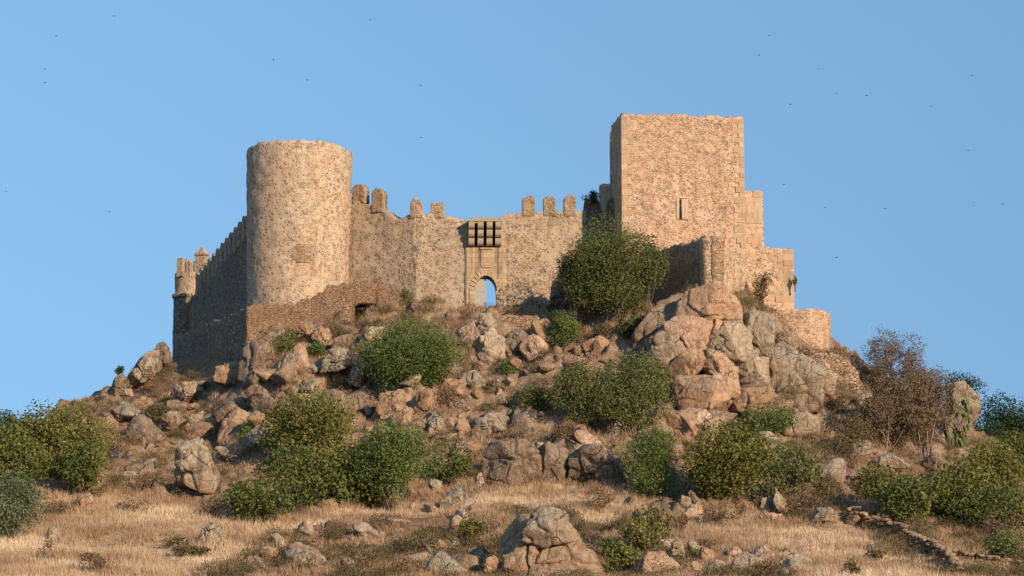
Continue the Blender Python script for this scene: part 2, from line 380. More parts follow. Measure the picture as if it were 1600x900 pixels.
def blocks(P, cell, seed):
    X = P[:, 0]/cell+noise3(P, .5/cell*2, seed)*.35; Y = P[:, 1]/cell*1.15+noise3(P, .5/cell*2, seed+1)*.35
    ix = np.floor(X).astype(np.int64); iy = np.floor(Y).astype(np.int64); f1 = np.full(len(X), 9.); f2 = f1.copy(); hh = np.zeros(len(X)); tx = hh.copy(); ty = hh.copy()
    for a in (-1, 0, 1):
        for b in (-1, 0, 1):
            jx, jy = ix+a, iy+b; o = jx*0
            dx = X-(jx+.5+.45*_h(jx, jy, o, seed)); dy = Y-(jy+.5+.45*_h(jx, jy, o+1, seed)); d = np.hypot(dx, dy)
            c = d < f1; f2 = np.where(c, f1, np.minimum(f2, d)); f1 = np.where(c, d, f1)
            hh = np.where(c, _h(jx, jy, o+2, seed)+.9*_h(jx, jy, o+3, seed)*dx+.9*_h(jx, jy, o+4, seed)*dy, hh)
    return hh, f2-f1
b1, e1 = blocks(Pi, 2.6, 5); b2, e2 = blocks(Pi, 1.1, 15)
om = np.clip((fbm(Pi, .16, 3, 41)+.22)*5, 0, 1)
blk = om*(b1*.55+b2*.22-.35*np.clip(1-e1/.16, 0, 1)-.14*np.clip(1-e2/.2, 0, 1))
dn = blk+(n1-.45)*.75+(n2-.45)*.34+fbm(Pi, 2.6, 2, 77)*.16
Z1 = Z0.copy(); Z1[inner] += dn*rough[inner]
Z1 += .04*plateau*0
Zg = Z1.reshape(XX.shape); Zs = Z0.reshape(XX.shape)
def H(x, y): return float(samp(x, y, Zg)[0])
def hit(px, py):
    h = hitgrid(px, py, Zg)
    if h is None: h = at(px, py, 0.0); h[2] = H(h[0], h[1])
    return h

mt, N, L, b = nmat('hill_soil'); g = G(N, L)
p = g.pos(); aw = N.new('ShaderNodeAttribute'); aw.attribute_name = 'straw'
nz = g.sep(N.new('ShaderNodeNewGeometry').outputs['Normal'])[2]
f1 = g.noise(p, 1.2, 6, .65); f2 = g.noise(p, 7, 5, .7); f3 = g.noise(p, .35, 4, .6)
soil = g.mix(g.ss(f1, .38, .62), (.13, .072, .040), (.235, .14, .075))
soil = g.mix(g.ss(f3, .5, .65, 0, .55), soil, (.24, .115, .06))
soil = g.mix(g.ss(f2, .5, .68, 0, .5), soil, (.32, .22, .13))
gran = g.mix(g.ss(f1, .4, .6), (.22, .14, .085), (.32, .22, .14)); gran = g.mix(g.ss(f2, .48, .62, 0, .7), gran, (.12, .095, .07))
soil = g.mix(g.ss(g.mth('ADD', nz, g.mth('MULTIPLY', g.mth('SUBTRACT', f1, .5), .5)), .80, .66), soil, gran)
stc = g.mix(g.ss(g.noise(p, 2.0, 5, .6), .35, .65), (.33, .20, .10), (.50, .34, .18)); stc = g.mix(g.ss(f2, .5, .7, 0, .4), stc, (.30, .19, .10))
col = g.mix(g.ss(g.mth('ADD', aw.outputs['Fac'], g.mth('MULTIPLY', g.mth('SUBTRACT', f1, .5), .8)), .35, .65), soil, stc)
g.put(b.inputs['Base Color'], col)
g.put(b.inputs['Normal'], g.bump(g.mth('ADD', f1, g.mth('MULTIPLY', f2, .4)), .8, .25))
nx_, ny_ = len(gx), len(gy)
I = np.arange(nx_*ny_).reshape(nx_, ny_)
Fq = np.stack([I[:-1, :-1].ravel(), I[1:, :-1].ravel(), I[1:, 1:].ravel(), I[:-1, 1:].ravel()], 1)
ter = mesh('ground', np.stack([xy[:, 0], xy[:, 1], Z1], 1), Fq, mt, origin=(0, 0, 0))
tag(ter, 'steep rocky hill of brown soil and dry straw meadow', None, kind='structure')
a = ter.data.attributes.new('straw', 'FLOAT', 'POINT'); a.data.foreach_set('value', mead.astype(np.float32))

# ------------------------------------------------------------------ masonry builders
def slab(P, N_, top, bot, thick, dz=.3, seed=1, amp=.05):
    """P: (n,2) plan points of the front face, N_: (n,2) unit vectors pointing into the wall."""
    P = np.asarray(P, float); n = len(P); top = np.asarray(top, float); bot = np.asarray(bot, float)
    m = max(2, int((top-bot).max()/dz)); j = np.arange(m+1)/m
    z = bot[:, None]+(top-bot)[:, None]*j[None]
    fx = np.repeat(P[:, 0:1], m+1, 1); fy = np.repeat(P[:, 1:2], m+1, 1)
    A = np.stack([fx, fy, z], -1); B = A.copy(); B[..., 0] += N_[:, 0:1]*thick; B[..., 1] += N_[:, 1:2]*thick
    for Q, s in ((A, 1), (B, -1)):
        d = fbm(Q, 1.3, 3, seed)*amp*2+noise3(Q, 5, seed+3)*amp*.7
        Q[..., 0] += N_[:, 0:1]*d*s; Q[..., 1] += N_[:, 1:2]*d*s
    V = np.vstack([A.reshape(-1, 3), B.reshape(-1, 3)]); k = n*(m+1)
    ia = lambda i, j: i*(m+1)+j
    F = []
    for i in range(n-1):
        for q in range(m):
            F.append((ia(i, q), ia(i+1, q), ia(i+1, q+1), ia(i, q+1)))
            F.append((k+ia(i, q), k+ia(i, q+1), k+ia(i+1, q+1), k+ia(i+1, q)))
        F.append((ia(i, m), ia(i+1, m), k+ia(i+1, m), k+ia(i, m)))
        F.append((ia(i, 0), k+ia(i, 0), k+ia(i+1, 0), ia(i+1, 0)))
    for q in range(m):
        F.append((ia(0, q), ia(0, q+1), k+ia(0, q+1), k+ia(0, q)))
        F.append((ia(n-1, q), k+ia(n-1, q), k+ia(n-1, q+1), ia(n-1, q+1)))
    return V, F
def ragged(n, s, amp, seed, step=2):
    r = np.random.RandomState(seed); a = np.repeat(r.uniform(-1, 1, n//step+2), step)[:n]
    return a*amp+r.uniform(-1, 1, n)*amp*.35
def plane_s(px, A, B):                                    # sight column px meets the vertical plane A-B: distance along AB
    d = ray(px, 450); a = np.array(A, float); u = np.array(B, float)-a; Lq = np.hypot(*u); u /= Lq
    M2 = np.array([[d[0], -u[0]], [d[1], -u[1]]]); t, s = np.linalg.solve(M2, a-np.array([0, CY])); return s
def plane_z(px, row, A, B):
    d = ray(px, row); a = np.array(A, float); u = np.array(B, float)-a; u /= np.hypot(*u)
    M2 = np.array([[d[0], -u[0]], [d[1], -u[1]]]); t, s = np.linalg.solve(M2, a-np.array([0, CY]))
    return s, CZ+d[2]*t
def wall_px(A, B, prof, zbot, thick, seed=1, rag=.08, ds=.2, s0=None, s1=None, botf=None, amp=.05, dz=.3, off=0.0):
    """wall in the vertical plane A-B (plan), top outline prof=[(px,row)...]"""
    a = np.array(A, float); u = np.array(B, float)-a; u /= np.hypot(*u); nn = np.array([-u[1], u[0]])
    if nn[1] < 0 and abs(nn[1]) > .01: nn = -nn
    sz = np.array([plane_z(p_, r_, A, B) for p_, r_ in prof]); o = np.argsort(sz[:, 0], kind='stable'); sz = sz[o]
    s0 = sz[0, 0] if s0 is None else s0; s1 = sz[-1, 0] if s1 is None else s1
    n = max(3, int(round((s1-s0)/ds))+1); s = np.linspace(s0, s1, n)
    top = np.interp(s, sz[:, 0], sz[:, 1])+ragged(n, ds, rag, seed)
    bot = np.full(n, float(zbot)) if botf is None else botf(s)
    P = a+u*s[:, None]-nn*off
    return slab(P, np.repeat(nn[None], n, 0), top, np.minimum(bot, top-.05), thick, dz, seed, amp)
def ring(P, zt, zb, amp=.05, rag=.06, dz=.3, seed=1, flare=None, cap=-.3, step=2, tilt=0.):
    """closed perimeter solid; P (n,2) outline counter-clockwise"""
    P = np.asarray(P, float); n = len(P); c = P.mean(0)
    m = int((zt-zb)/dz); z = np.linspace(zb, zt, m+1)
    tg = np.roll(P, -1, 0)-np.roll(P, 1, 0); nr = np.stack([tg[:, 1], -tg[:, 0]], 1); nr /= np.hypot(nr[:, 0], nr[:, 1])[:, None]
    A = np.zeros((n, m+1, 3))
    for j in range(m+1):
        f = 1 if flare is None else flare((z[j]-zb)/(zt-zb))
        A[:, j, :2] = c+(P-c)*f; A[:, j, 2] = z[j]
    A[:, m, 2] += ragged(n, 1, rag, seed, step)-tilt*(P[:, 1]-P[:, 1].min())/np.ptp(P[:, 1])
    A[:, m-1, 2] -= tilt*.4*(P[:, 1]-P[:, 1].min())/np.ptp(P[:, 1])
    d = fbm(A, 1.3, 3, seed)*amp*2+noise3(A, 5, seed+3)*amp*.7
    A[..., 0] += nr[:, 0:1]*d; A[..., 1] += nr[:, 1:2]*d
    V = A.reshape(-1, 3); inn = A[:, m].copy(); inn[:, :2] = c+(inn[:, :2]-c)*.86; low = inn.copy(); low[:, 2] = zt+cap
    V = np.vstack([V, inn, low, [[c[0], c[1], zt+cap]]]); k = n*(m+1)
    F = []
    for i in range(n):
        i2 = (i+1) % n
        for q in range(m): F.append((i*(m+1)+q, i2*(m+1)+q, i2*(m+1)+q+1, i*(m+1)+q+1))
        F.append((i*(m+1)+m, i2*(m+1)+m, k+i2, k+i)); F.append((k+i, k+i2, k+n+i2, k+n+i)); F.append((k+n+i, k+n+i2, k+2*n))
    return V, F
def densify(poly, st=.25):
    o = []
    for i in range(len(poly)):
        a = np.array(poly[i], float); b_ = np.array(poly[(i+1) % len(poly)], float); n = max(1, int(np.hypot(*(b_-a))/st))
        for k in range(n): o.append(a+(b_-a)*k/n)
    return np.array(o)
def zrow(row, Y, px=800): return at(px, row, Y)[2]

# ------------------------------------------------------------------ round tower
tc = at(466, 400, 4.2)[:2]; R0 = 82*mpp(2.5)*1.035
ztop = zrow(219, .2); zb = 17.5
th = np.linspace(0, 2*math.pi, 112, endpoint=False)
rt = empty('round_tower', (tc[0], tc[1], zb), 'broad round tower of pale rubble at the left end of the main wall', 'tower')
V, F = ring(np.stack([tc[0]+R0*np.cos(th), tc[1]+R0*np.sin(th)], 1), ztop, zb, .06, .10, .3, 11, lambda t: .915+.085*t, cap=-1.4, tilt=.75)
mesh('tower_wall', V, F, M['tower'], rt)
# brick patches in the render of the tower
r = random.Random(4); pr = []
for k in range(7):
    for q in range(4):
        px_ = 467+(q-1.5)*7.2+(k % 2)*2.4; hh_ = .215; zz = zrow(396, .3)+(k-3)*.21
        if (k, q) in ((0, 0), (6, 3), (6, 0), (3, 3)): continue
        x_ = (px_-800)*mpp(.3); R_ = R0*(.915+.085*(zz-zb)/(ztop-zb)); dx = x_-tc[0]; y_ = tc[1]-math.sqrt(R_*R_-dx*dx); nv = np.array([dx, y_-tc[1], 0])/R_
        pr.append(box((x_, y_, zz), (.40, .10+.03*r.random(), hh_), [np.array([-nv[1], nv[0], 0]), nv, (0, 0, 1)]))
V, F = merge(pr); mesh('brick_patch', V, F, M['cap'], rt, smooth=False)

# ------------------------------------------------------------------ curtain wall with gate
ZP = zrow(485, -1)
A1, A2 = at(536, 450, 4.2)[:2], at(648, 450, 1.2)[:2]
B1, B2 = A2, at(918, 450, 1.8)[:2]
cw = empty('curtain_wall', (at(700, 480, 1)[0], 1, 18), 'long battlemented main wall between the round tower and the square keep, with an arched gate', 'castle wall')
V, F = wall_px(A1, A2, [(536, 308), (548, 308), (575, 318), (600, 328), (612, 338), (626, 341), (640, 337), (648, 334)], 18, 1.8, 21, .10, s1=float(np.hypot(*(A2-A1)))+.05)
mesh('wall', V, F, M['curtain'], cw)
# gate opening in the second stretch
gl, _ = plane_z(742, 450, B1, B2); gr, _ = plane_z(776, 450, B1, B2); gc = (gl+gr)/2; gh = (gr-gl)/2
_, zsp = plane_z(758, 455, B1, B2); _, zap = plane_z(758, 431, B1, B2); _, zth = plane_z(758, 484, B1, B2)
def archz(s, hw=None, up=0):
    hw = gh if hw is None else hw
    q = np.clip(1-((s-gc)/hw)**2, 0, 1); return zsp+(zap+up-zsp)*np.sqrt(q)
B_prof = [(648, 334), (662, 334), (690, 334), (705, 339), (730, 344), (775, 346), (785, 338), (800, 334), (815, 331), (850, 331), (912, 330), (918, 330)]
s_end = plane_s(918, B1, B2)
u = (B2-B1)/np.hypot(*(B2-B1)); nb = np.array([-u[1], u[0]])
szB = np.array([plane_z(p_, r_, B1, B2) for p_, r_ in B_prof])
def piece(s0, s1, botf, off=0, thick=1.8, topf=None, ds=.2, seed=22, rag=.10, amp=.05):
    n = max(3, int(round((s1-s0)/ds))+1); s = np.linspace(s0, s1, n)
    top = (np.interp(s, szB[:, 0], szB[:, 1])+ragged(n, 1, rag, seed)) if topf is None else topf(s)
    return slab(B1+u*s[:, None]-nb*off, np.repeat(nb[None], n, 0), top, botf(s), thick, .3, seed, amp)
c18 = lambda s: np.full(len(s), 18.)
V, F = merge([piece(0, gl, c18, seed=22), piece(gl, gr, lambda s: archz(s), ds=.08, seed=23), piece(gr, s_end, c18, seed=24)])
mesh('wall', V, F, M['curtain'], cw)
# portal facing
pl, pr_ = plane_s(727, B1, B2), plane_s(791, B1, B2); _, zpt = plane_z(758, 387, B1, B2)
tp = lambda s: np.full(len(s), zpt)
zt_ = zth-.5
V, F = merge([piece(pl, gl-.02, lambda s: np.full(len(s), zt_), .10, .12, tp, .2, amp=.012), piece(gl-.02, gr+.02, lambda s: archz(s, gh+.02), .10, .12, tp, .06, amp=.012), piece(gr+.02, pr_, lambda s: np.full(len(s), zt_), .10, .12, tp, .2, amp=.012)])
gt = mesh('portal', V, F, M['ashlar'], cw); gt['label'] = 'smooth cut stone facing round the arched gate'
# voussoirs
vs = []
for k in range(13):
    t = math.pi*(k+.5)/13; cs, sn = math.cos(t), math.sin(t)
    s = gc+cs*(gh+.22); z = zsp+sn*((zap-zsp)+.22); P = B1+u*s-nb*.12
    rx = np.array([u[0]*cs, u[1]*cs, sn]); tx = np.array([-u[0]*sn, -u[1]*sn, cs])
    vs.append(box((P[0], P[1], z), (.42, .11, .235), [rx, np.array([nb[0], nb[1], 0]), tx]))
for sgn in (-1, 1):
    for k in range(4):
        z = zth+.2+k*.38; s = gc+sgn*(gh+.2); P = B1+u*s-nb*.12
        if z < zsp: vs.append(box((P[0], P[1], z), (.38+.1*(k % 2), .11, .355), [np.array([u[0], u[1], 0]), np.array([nb[0], nb[1], 0]), (0, 0, 1)]))
V, F = merge(vs); mesh('arch_stones', V, F, M['quoin'], cw, smooth=False, tint=qtint(len(F)))
# worn shield panel over the arch
ax3 = [np.array([u[0], u[1], 0]), np.array([nb[0], nb[1], 0]), np.array([0, 0, 1.])]
def onB(px, row, off): 
    s, z = plane_z(px, row, B1, B2); P = B1+u*s-nb*off; return np.array([P[0], P[1], z])
w20 = mpp(2)
sh = [box(onB(760, 403, .13), (13*w20, .07, 24*w20), ax3), box(onB(760, 389, .16), (20*w20, .16, 3*w20), ax3), box(onB(760, 417, .14), (15*w20, .10, 2.5*w20), ax3), box(onB(752, 404, .15), (2*w20, .10, 24*w20), ax3)]
V, F = merge(sh); mesh('stone_panel', V, F, M['ashlar'], cw, smooth=False)
# machicolation
mc = []
fl = mesh('machicolation', *merge([box(onB(757, 348, .62), (54*w20, 1.22, 3.4*w20), ax3), box(onB(757, 344, .5), (40*w20, .7, 3*w20), ax3), box(onB(743, 351, .66), (18*w20, .9, 2.4*w20), ax3)]), M['corbel'], cw, smooth=False)
for pc in (736.5, 750.5, 764.5, 778):
    parts = []
    for k, (row, out) in enumerate(((379.5, .62), (367.5, .95), (355.5, 1.18))):
        hh = 12*w20; ww = 9.2*w20; n = 9; c0 = onB(pc, row, 0)
        prof = [(-.02, hh/2-.02), (-.02, -hh/2)] + [(out-hh*.62+math.sin(t)*hh*.62, hh*.12-math.cos(t)*hh*.62) for t in np.linspace(0, math.pi/2, n)] + [(out, hh/2-.02)]
        V = []; 
        for sg in (-1, 1):
            for (o_, z_) in prof:
                V.append(c0+ax3[0]*sg*ww/2-ax3[1]*o_+ax3[2]*z_)
        q = len(prof); F = [tuple(range(q)), tuple(range(2*q-1, q-1, -1))]+[(i, q+i, q+(i+1) % q, (i+1) % q) for i in range(q)]
        parts.append((np.array(V), F))
    V, F = merge(parts); mesh('corbel', V, F, M['corbel'], fl, smooth=False)
mesh('slot_shade', *merge([box(onB(pc, 367, .03), (5*w20, .08, 33*w20), ax3) for pc in (743.5, 757.5, 771.3)]), M['dark'], fl, smooth=False)  # near-black boxes on the wall paint the shade between the corbels
# gate leaf
gd = []
for k in range(6):
    P = B1+u*(gl+.07+k*.15)+nb*(.30+.02*k); zt2 = min(float(archz(np.array([gl+.12+k*.15]))[0])-.08, zap-.1)
    gd.append(box((P[0], P[1], (zth-.3+zt2)/2), (.125+.02*(k % 2), .05, zt2-zth+.3), ax3))
lf = mesh('gate_leaf', *merge(gd), M['plank'], cw, smooth=False)
mesh('rail', *merge([box(np.append(B1+u*(gl+.45)+nb*.44, z_), (.86, .05, .10), ax3) for z_ in (zth+.45, zth+1.5)]), M['plank'], lf, smooth=False)
# merlons
def merlon(A, B, prof, base, seed, par, mat=None, thick=.75, off=0.02):
    zb_ = plane_z(prof[0][0], base, A, B)[1]-.35
    V, F = wall_px(A, B, prof, zb_, thick, seed, .09, .09, amp=.055, dz=.14, off=off); return mesh('merlon', V, F, mat or M['cap'], par)
for k, (A, B, prof, base) in enumerate([
    (A1, A2, [(551, 294), (554, 289), (563, 287), (567, 288), (570, 296)], 312), (A1, A2, [(581, 302), (583, 297), (589, 293), (595, 295), (598, 303)], 326),
    (B1, B2, [(641, 318), (645, 311), (651, 309), (657, 314), (661, 321)], 334), (B1, B2, [(673, 317), (682, 315), (694, 317)], 334),
    (B1, B2, [(816, 312), (822, 307), (829, 305), (835, 310), (836, 314)], 331), (B1, B2, [(849, 312), (856, 306), (862, 305), (868, 311)], 331), (B1, B2, [(881, 311), (887, 305), (894, 303), (900, 311)], 331)]):
    merlon(A, B, prof, base, 40+k, cw)

# ------------------------------------------------------------------ left flank wall and corner turret
S1, S2 = at(392, 450, 6.5)[:2], at(296, 450, 31)[:2]
sw = empty('side_curtain_wall', (S1[0], S1[1], 16), 'shaded side wall with a row of teeth running back from the round tower to the corner turret', 'castle wall')
SL = np.hypot(*(S2-S1)); us = (S2-S1)/SL; ns = np.array([-us[1], us[0]]); ns = ns if ns[0] > 0 else -ns
_, zs0 = plane_z(383, 362, S1, S2); _, zs1 = plane_z(312, 458, S1, S2)
n = int(SL/.25); s = np.linspace(0, SL, n); tz = zs0+(zs1-zs0)*s/SL
V, F = slab(S1+us*s[:, None], np.repeat(ns[None], n, 0), tz+ragged(n, 1, .05, 5), np.full(n, 14.), 1.5, .35, 51, .05)
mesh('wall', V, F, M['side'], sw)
nm = 13
for k in range(nm):
    s0 = 1.2+k*(SL-3.2)/nm; w_ = .95; n = 5; s = np.linspace(s0, s0+w_, n); zt = zs0+(zs1-zs0)*s0/SL
    V, F = slab(S1+us*s[:, None], np.repeat(ns[None], n, 0), np.array([1.45, 1.7, 1.8, 1.65, 1.35])+zt, np.full(n, zt-.5), .85, .2, 60+k, .03)
    mesh('merlon', V, F, M['curtain'], sw)
Tq = at(299, 450, 33); Rt = 27*mpp(33)
tu = empty('corner_turret', (Tq[0], Tq[1], 16), 'small round turret with a broken parapet at the far left corner', 'turret')
zct = zrow(424, 31); zmid = zrow(459, 31)
th = np.linspace(0, 2*math.pi, 56, endpoint=False); cir = lambda r_, x=Tq[0], y=Tq[1]: np.stack([x+r_*np.cos(th), y+r_*np.sin(th)], 1)
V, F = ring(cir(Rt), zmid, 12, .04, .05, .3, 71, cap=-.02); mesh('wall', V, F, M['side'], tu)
V, F = ring(cir(Rt*.95), zct, zmid-.1, .04, .12, .25, 72, cap=-.8); mesh('parapet', V, F, M['curtain'], tu)
V, F = merge([box((Tq[0]+Rt*1.01*math.cos(t), Tq[1]+Rt*1.01*math.sin(t), zmid), (.22, .3, .3), [np.array([-math.sin(t), math.cos(t), 0]), np.array([math.cos(t), math.sin(t), 0]), np.array([0, 0, 1.])]) for t in np.linspace(0, 2*math.pi, 34, endpoint=False)])
mesh('corbel_band', V, F, M['curtain'], tu, smooth=False)
for (px_, r1, w_, cap_) in ((284, 404, 11, 0), (297, 408, 8, 0), (315, 400, 17, 1)):
    Yq = 33-Rt*.72; c_ = at(px_, 420, Yq); w_ = w_*mpp(Yq); zt = zrow(r1, Yq)
    ang = math.radians(-25); a3 = [np.array([math.cos(ang), math.sin(ang), 0]), np.array([-math.sin(ang), math.cos(ang), 0]), np.array([0, 0, 1.])]
    mo = mesh('merlon', *box((c_[0], c_[1], (zct-.4+zt)/2), (w_, .75, zt-zct+.4), a3), M['curtain'], tu, smooth=False)
    if cap_:
        B0, _ = box((c_[0], c_[1], zt+.12), (w_*1.18, .9, .22), a3)
        B1_, _f = box((c_[0], c_[1], zt+.5), (w_*1.0, .75, .55), a3); B1_[4:] = B1_[4:]*.25+np.array([c_[0], c_[1], zt+.85])*.75
        mesh('merlon_cap', *merge([(B0, _f), (B1_, _f)]), M['curtain'], mo, smooth=False) if False else mesh('merlon_cap', *merge([(B0, _f), (B1_, _f)]), M['curtain'], tu, smooth=False)

# ------------------------------------------------------------------ outer (barbican) walls, left
C1, C2 = at(273, 450, 17)[:2], at(386, 450, -4.2)[:2]
ow = empty('outer_wall', (C2[0], C2[1], 13), 'low ruined brown outer wall with a dark doorway, in front of the round tower', 'castle wall')
uc = (C2-C1)/np.hypot(*(C2-C1)); nc = np.array([-uc[1], uc[0]]); nc = nc if nc[0] > 0 else -nc
n = 100; s = np.linspace(0, np.hypot(*(C2-C1)), n); _, za = plane_z(278, 525, C1, C2); _, zb2 = plane_z(384, 482, C1, C2)
V, F = slab(C1+uc*s[:, None], np.repeat(nc[None], n, 0), za+(zb2-za)*s/s[-1]+ragged(n, 1, .14, 81), np.full(n, 9.), 1.1, .35, 81, .06)
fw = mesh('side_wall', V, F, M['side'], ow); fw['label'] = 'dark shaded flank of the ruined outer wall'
D1, D2 = C2, at(655, 450, -3.2)[:2]
dprof = [(386, 480), (402, 476), (440, 475), (470, 470), (488, 463), (500, 459), (512, 447), (520, 443), (548, 442), (592, 435), (600, 440), (612, 448), (620, 460), (634, 474), (646, 490)]
dl, dr = plane_s(553, D1, D2), plane_s(589, D1, D2); _, zdt = plane_z(570, 475, D1, D2)
def dbot(s):
    r_ = np.full(len(s), 13.); k = (s > dl) & (s < dr); r_[k] = zdt+.12*np.sin((s[k]-dl)/(dr-dl)*3.14); return r_
V, F = wall_px(D1, D2, dprof, 13, 3.1, 83, .16, .16, botf=dbot, amp=.07)
mesh('front_wall', V, F, M['ruin'], ow)

# ------------------------------------------------------------------ keep
K1, K2 = at(971, 177, -2)[:2], at(1161, 183, -.7)[:2]
uk = (K2-K1)/np.hypot(*(K2-K1)); nk = np.array([-uk[1], uk[0]]); KD = 4.6
zk = zrow(177, -2, 970); KZ0 = 17.
kp = empty('keep', ((K1+K2+nk*KD)[0]/2, (K1+K2+nk*KD)[1]/2, KZ0), 'tall square keep of warm orange rubble with one narrow slit', 'castle keep')
V, F = ring(densify([K1, K2, K2+nk*KD, K1+nk*KD]), zk, KZ0, .05, .10, .3, 91, lambda t: 1.035-.035*min(1, t*1.6))
mesh('keep_wall', V, F, M['keep'], kp)
r = random.Random(8); qs = ([], [])
a3 = [np.array([uk[0], uk[1], 0]), np.array([nk[0], nk[1], 0]), np.array([0, 0, 1.])]
ctr = (K1+K2+nk*KD)/2
def kpt(P, z):
    t = (z-KZ0)/(zk-KZ0); f = 1.035-.035*min(1, t*1.6); return ctr+(P-ctr)*f
z = zk-.2
k = 0
while z > 20.5:
    h_ = r.uniform(.34, .46); z -= h_
    for side in (0, 1):
        w_ = (.86 if (k+side) % 2 else .46)*r.uniform(.8, 1.15)
        C_ = K1+uk*(w_/2-.03) if side == 0 else K2-uk*(w_/2-.03)
        P = kpt(C_+nk*.25, z); qs[side].append(box((P[0], P[1], z+h_/2), (w_, .56+.07*r.random(), h_+.004), a3))
    k += 1
for q in qs: V, F = merge(q); mesh('quoins', V, F, M['quoin'], kp, smooth=False, tint=qtint(len(F), len(F)))
def onK(px, row, off):
    s, z = plane_z(px, row, K1, K2); P = kpt(K1+uk*s, z)-nk*off; return np.array([P[0], P[1], z])
w19 = mpp(-3.5)
sf = mesh('slit_frame', *merge([box(onK(1070, 327, .0), (10*w19, .16, 33*w19), a3), box(onK(1059, 326, .0), (4*w19, .14, 34*w19), a3), box(onK(1065, 308, .01), (16*w19, .15, 4*w19), a3)]), M['quoin'], kp, smooth=False)
mesh('slit', *merge([box(onK(1063, 327, -.02), (2.4*w19, .15, 32*w19), a3)]), M['dark'], kp, smooth=False)  # near-black insert paints the shade of the slit, no recess is cut
# prow-shaped spur
G1, G2, G3 = at(1012, 450, -1.4)[:2], at(1114, 450, -10.5)[:2], at(1176, 450, -1.7)[:2]
spw = empty('spur_wall', (G2[0], G2[1], 17), 'pointed ruined spur wall below the keep, its left face in deep shadow', 'castle wall')
gp = [(G1[0]+(G2[0]-G1[0])*t, G1[1]+(G2[1]-G1[1])*t) for t in np.linspace(0, 1, 40)]
ug = (G2-G1)/np.hypot(*(G2-G1)); ng = np.array([-ug[1], ug[0]]); ng = ng if ng[0] > 0 else -ng
tg = [plane_z(p_, r_, G1, G2) for p_, r_ in ((1012, 402), (1025, 396), (1040, 388), (1070, 382), (1095, 373), (1106, 368), (1114, 370))]; tg = np.array(tg)
n = 44; s = np.linspace(0, np.hypot(*(G2-G1)), n)
V, F = slab(G1+ug*s[:, None], np.repeat(ng[None], n, 0), np.interp(s, tg[:, 0], tg[:, 1])+ragged(n, 1, .16, 95), np.full(n, 16.), 1.0, .3, 95, .05)
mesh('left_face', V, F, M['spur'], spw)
u2 = (G3-G2)/np.hypot(*(G3-G2)); n2_ = np.array([-u2[1], u2[0]]); n2_ = n2_ if n2_[0] < 0 else -n2_
s = np.linspace(.05, np.hypot(*(G3-G2)), n); zt0 = tg[-1, 1]
V, F = slab(G2+u2*s[:, None], np.repeat(n2_[None], n, 0), zt0+.1-.9*s/s[-1]+ragged(n, 1, .2, 96), np.full(n, 16.), 1.0, .3, 96, .05)
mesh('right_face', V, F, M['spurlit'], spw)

# stepped walls right of the keep
def block(name, pxl, pxr, rows, Y, depth, zb_, mat, label, seed, quo=True, rag=.06):
    A, B = at(pxl, 450, Y)[:2], at(pxr, 450, Y+.5)[:2]
    e = empty(name, (A[0], A[1], zb_), label, 'castle wall')
    V, F = wall_px(A, B, rows, zb_, depth, seed, rag, .2, amp=.04); mesh('wall', V, F, mat, e)
    if quo:
        r = random.Random(seed); q = []; u_ = (B-A)/np.hypot(*(B-A)); n_ = np.array([-u_[1], u_[0]])
        z = plane_z(pxr, rows[-1][1], A, B)[1]-.08; k = 0
        while z > zb_+1:
            h_ = r.uniform(.36, .5); z -= h_; w_ = (1.35 if k % 2 else .85)*r.uniform(.8, 1.15); k += 1
            C_ = B-u_*(w_/2-.04)+n_*.3
            q.append(box((C_[0], C_[1], z+h_/2), (w_, .62+.09*r.random(), h_+.004), [np.array([*u_, 0]), np.array([*n_, 0]), np.array([0, 0, 1.])]))
            if r.random() < .6 and pxr-pxl > 35:
                C_ = B-u_*(w_+.04+.35)+n_*.3; q.append(box((C_[0], C_[1], z+h_/2), (r.uniform(.74, .86), .60+.06*r.random(), h_+.004), [np.array([*u_, 0]), np.array([*n_, 0]), np.array([0, 0, 1.])]))
        V, F = merge(q); mesh('quoins', V, F, M['quoin'], e, smooth=False, tint=qtint(len(F), len(F)))
    return e
block('stepped_wall', 1150, 1192, [(1150, 297), (1170, 297), (1192, 299)], .8, 3.4, 18, M['keep'], 'tall narrow wall stub directly right of the keep', 101)
block('stepped_wall', 1160, 1240, [(1160, 385), (1190, 386), (1240, 389)], -.2, 3.2, 17, M['keep'], 'middle step of the wall right of the keep, with big pale corner blocks', 102)
th2 = [at(1196, 450, -3.0)[:2], at(1262, 450, -3.4)[:2], at(1283, 450, -2.9)[:2], at(1294, 450, -1.6)[:2], at(1297, 450, .8)[:2], at(1285, 450, 3)[:2], at(1196, 450, 3)[:2]]
V, F = ring(densify(th2), zrow(483, -3.3, 1250), 15, .05, .07, .3, 103)
tag(mesh('bastion', V, F, M['keep']), 'low rounded bastion at the right end of the castle', 'bastion')

# dark flanking wall left of the keep, pale stub behind it
H1, H2 = at(911, 330, 1.9)[:2], at(972, 330, 1.3)[:2]
uh = (H2-H1)/np.hypot(*(H2-H1)); nh = np.array([-uh[1], uh[0]]); nh = nh if nh[1] > 0 else -nh
hz = np.array([plane_z(p_, r_, H1, H2) for p_, r_ in ((911, 326), (913, 311), (934, 312), (936, 328), (946, 330), (948, 316), (953, 310), (968, 310))])
n = 46; s = np.linspace(0, np.hypot(*(H2-H1)), n)
V, F = slab(H1+uh*s[:, None], np.repeat(nh[None], n, 0), np.interp(s, hz[:, 0], hz[:, 1])+ragged(n, 1, .07, 105), np.full(n, 19.), 1.3, .3, 105, .06)
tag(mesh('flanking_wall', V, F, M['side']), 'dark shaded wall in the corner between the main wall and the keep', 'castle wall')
V, F = wall_px(at(937, 450, 6.5)[:2], at(962, 450, 6.5)[:2], [(937, 288), (950, 287), (962, 288)], 22, 1.5, 106, .04, .15)
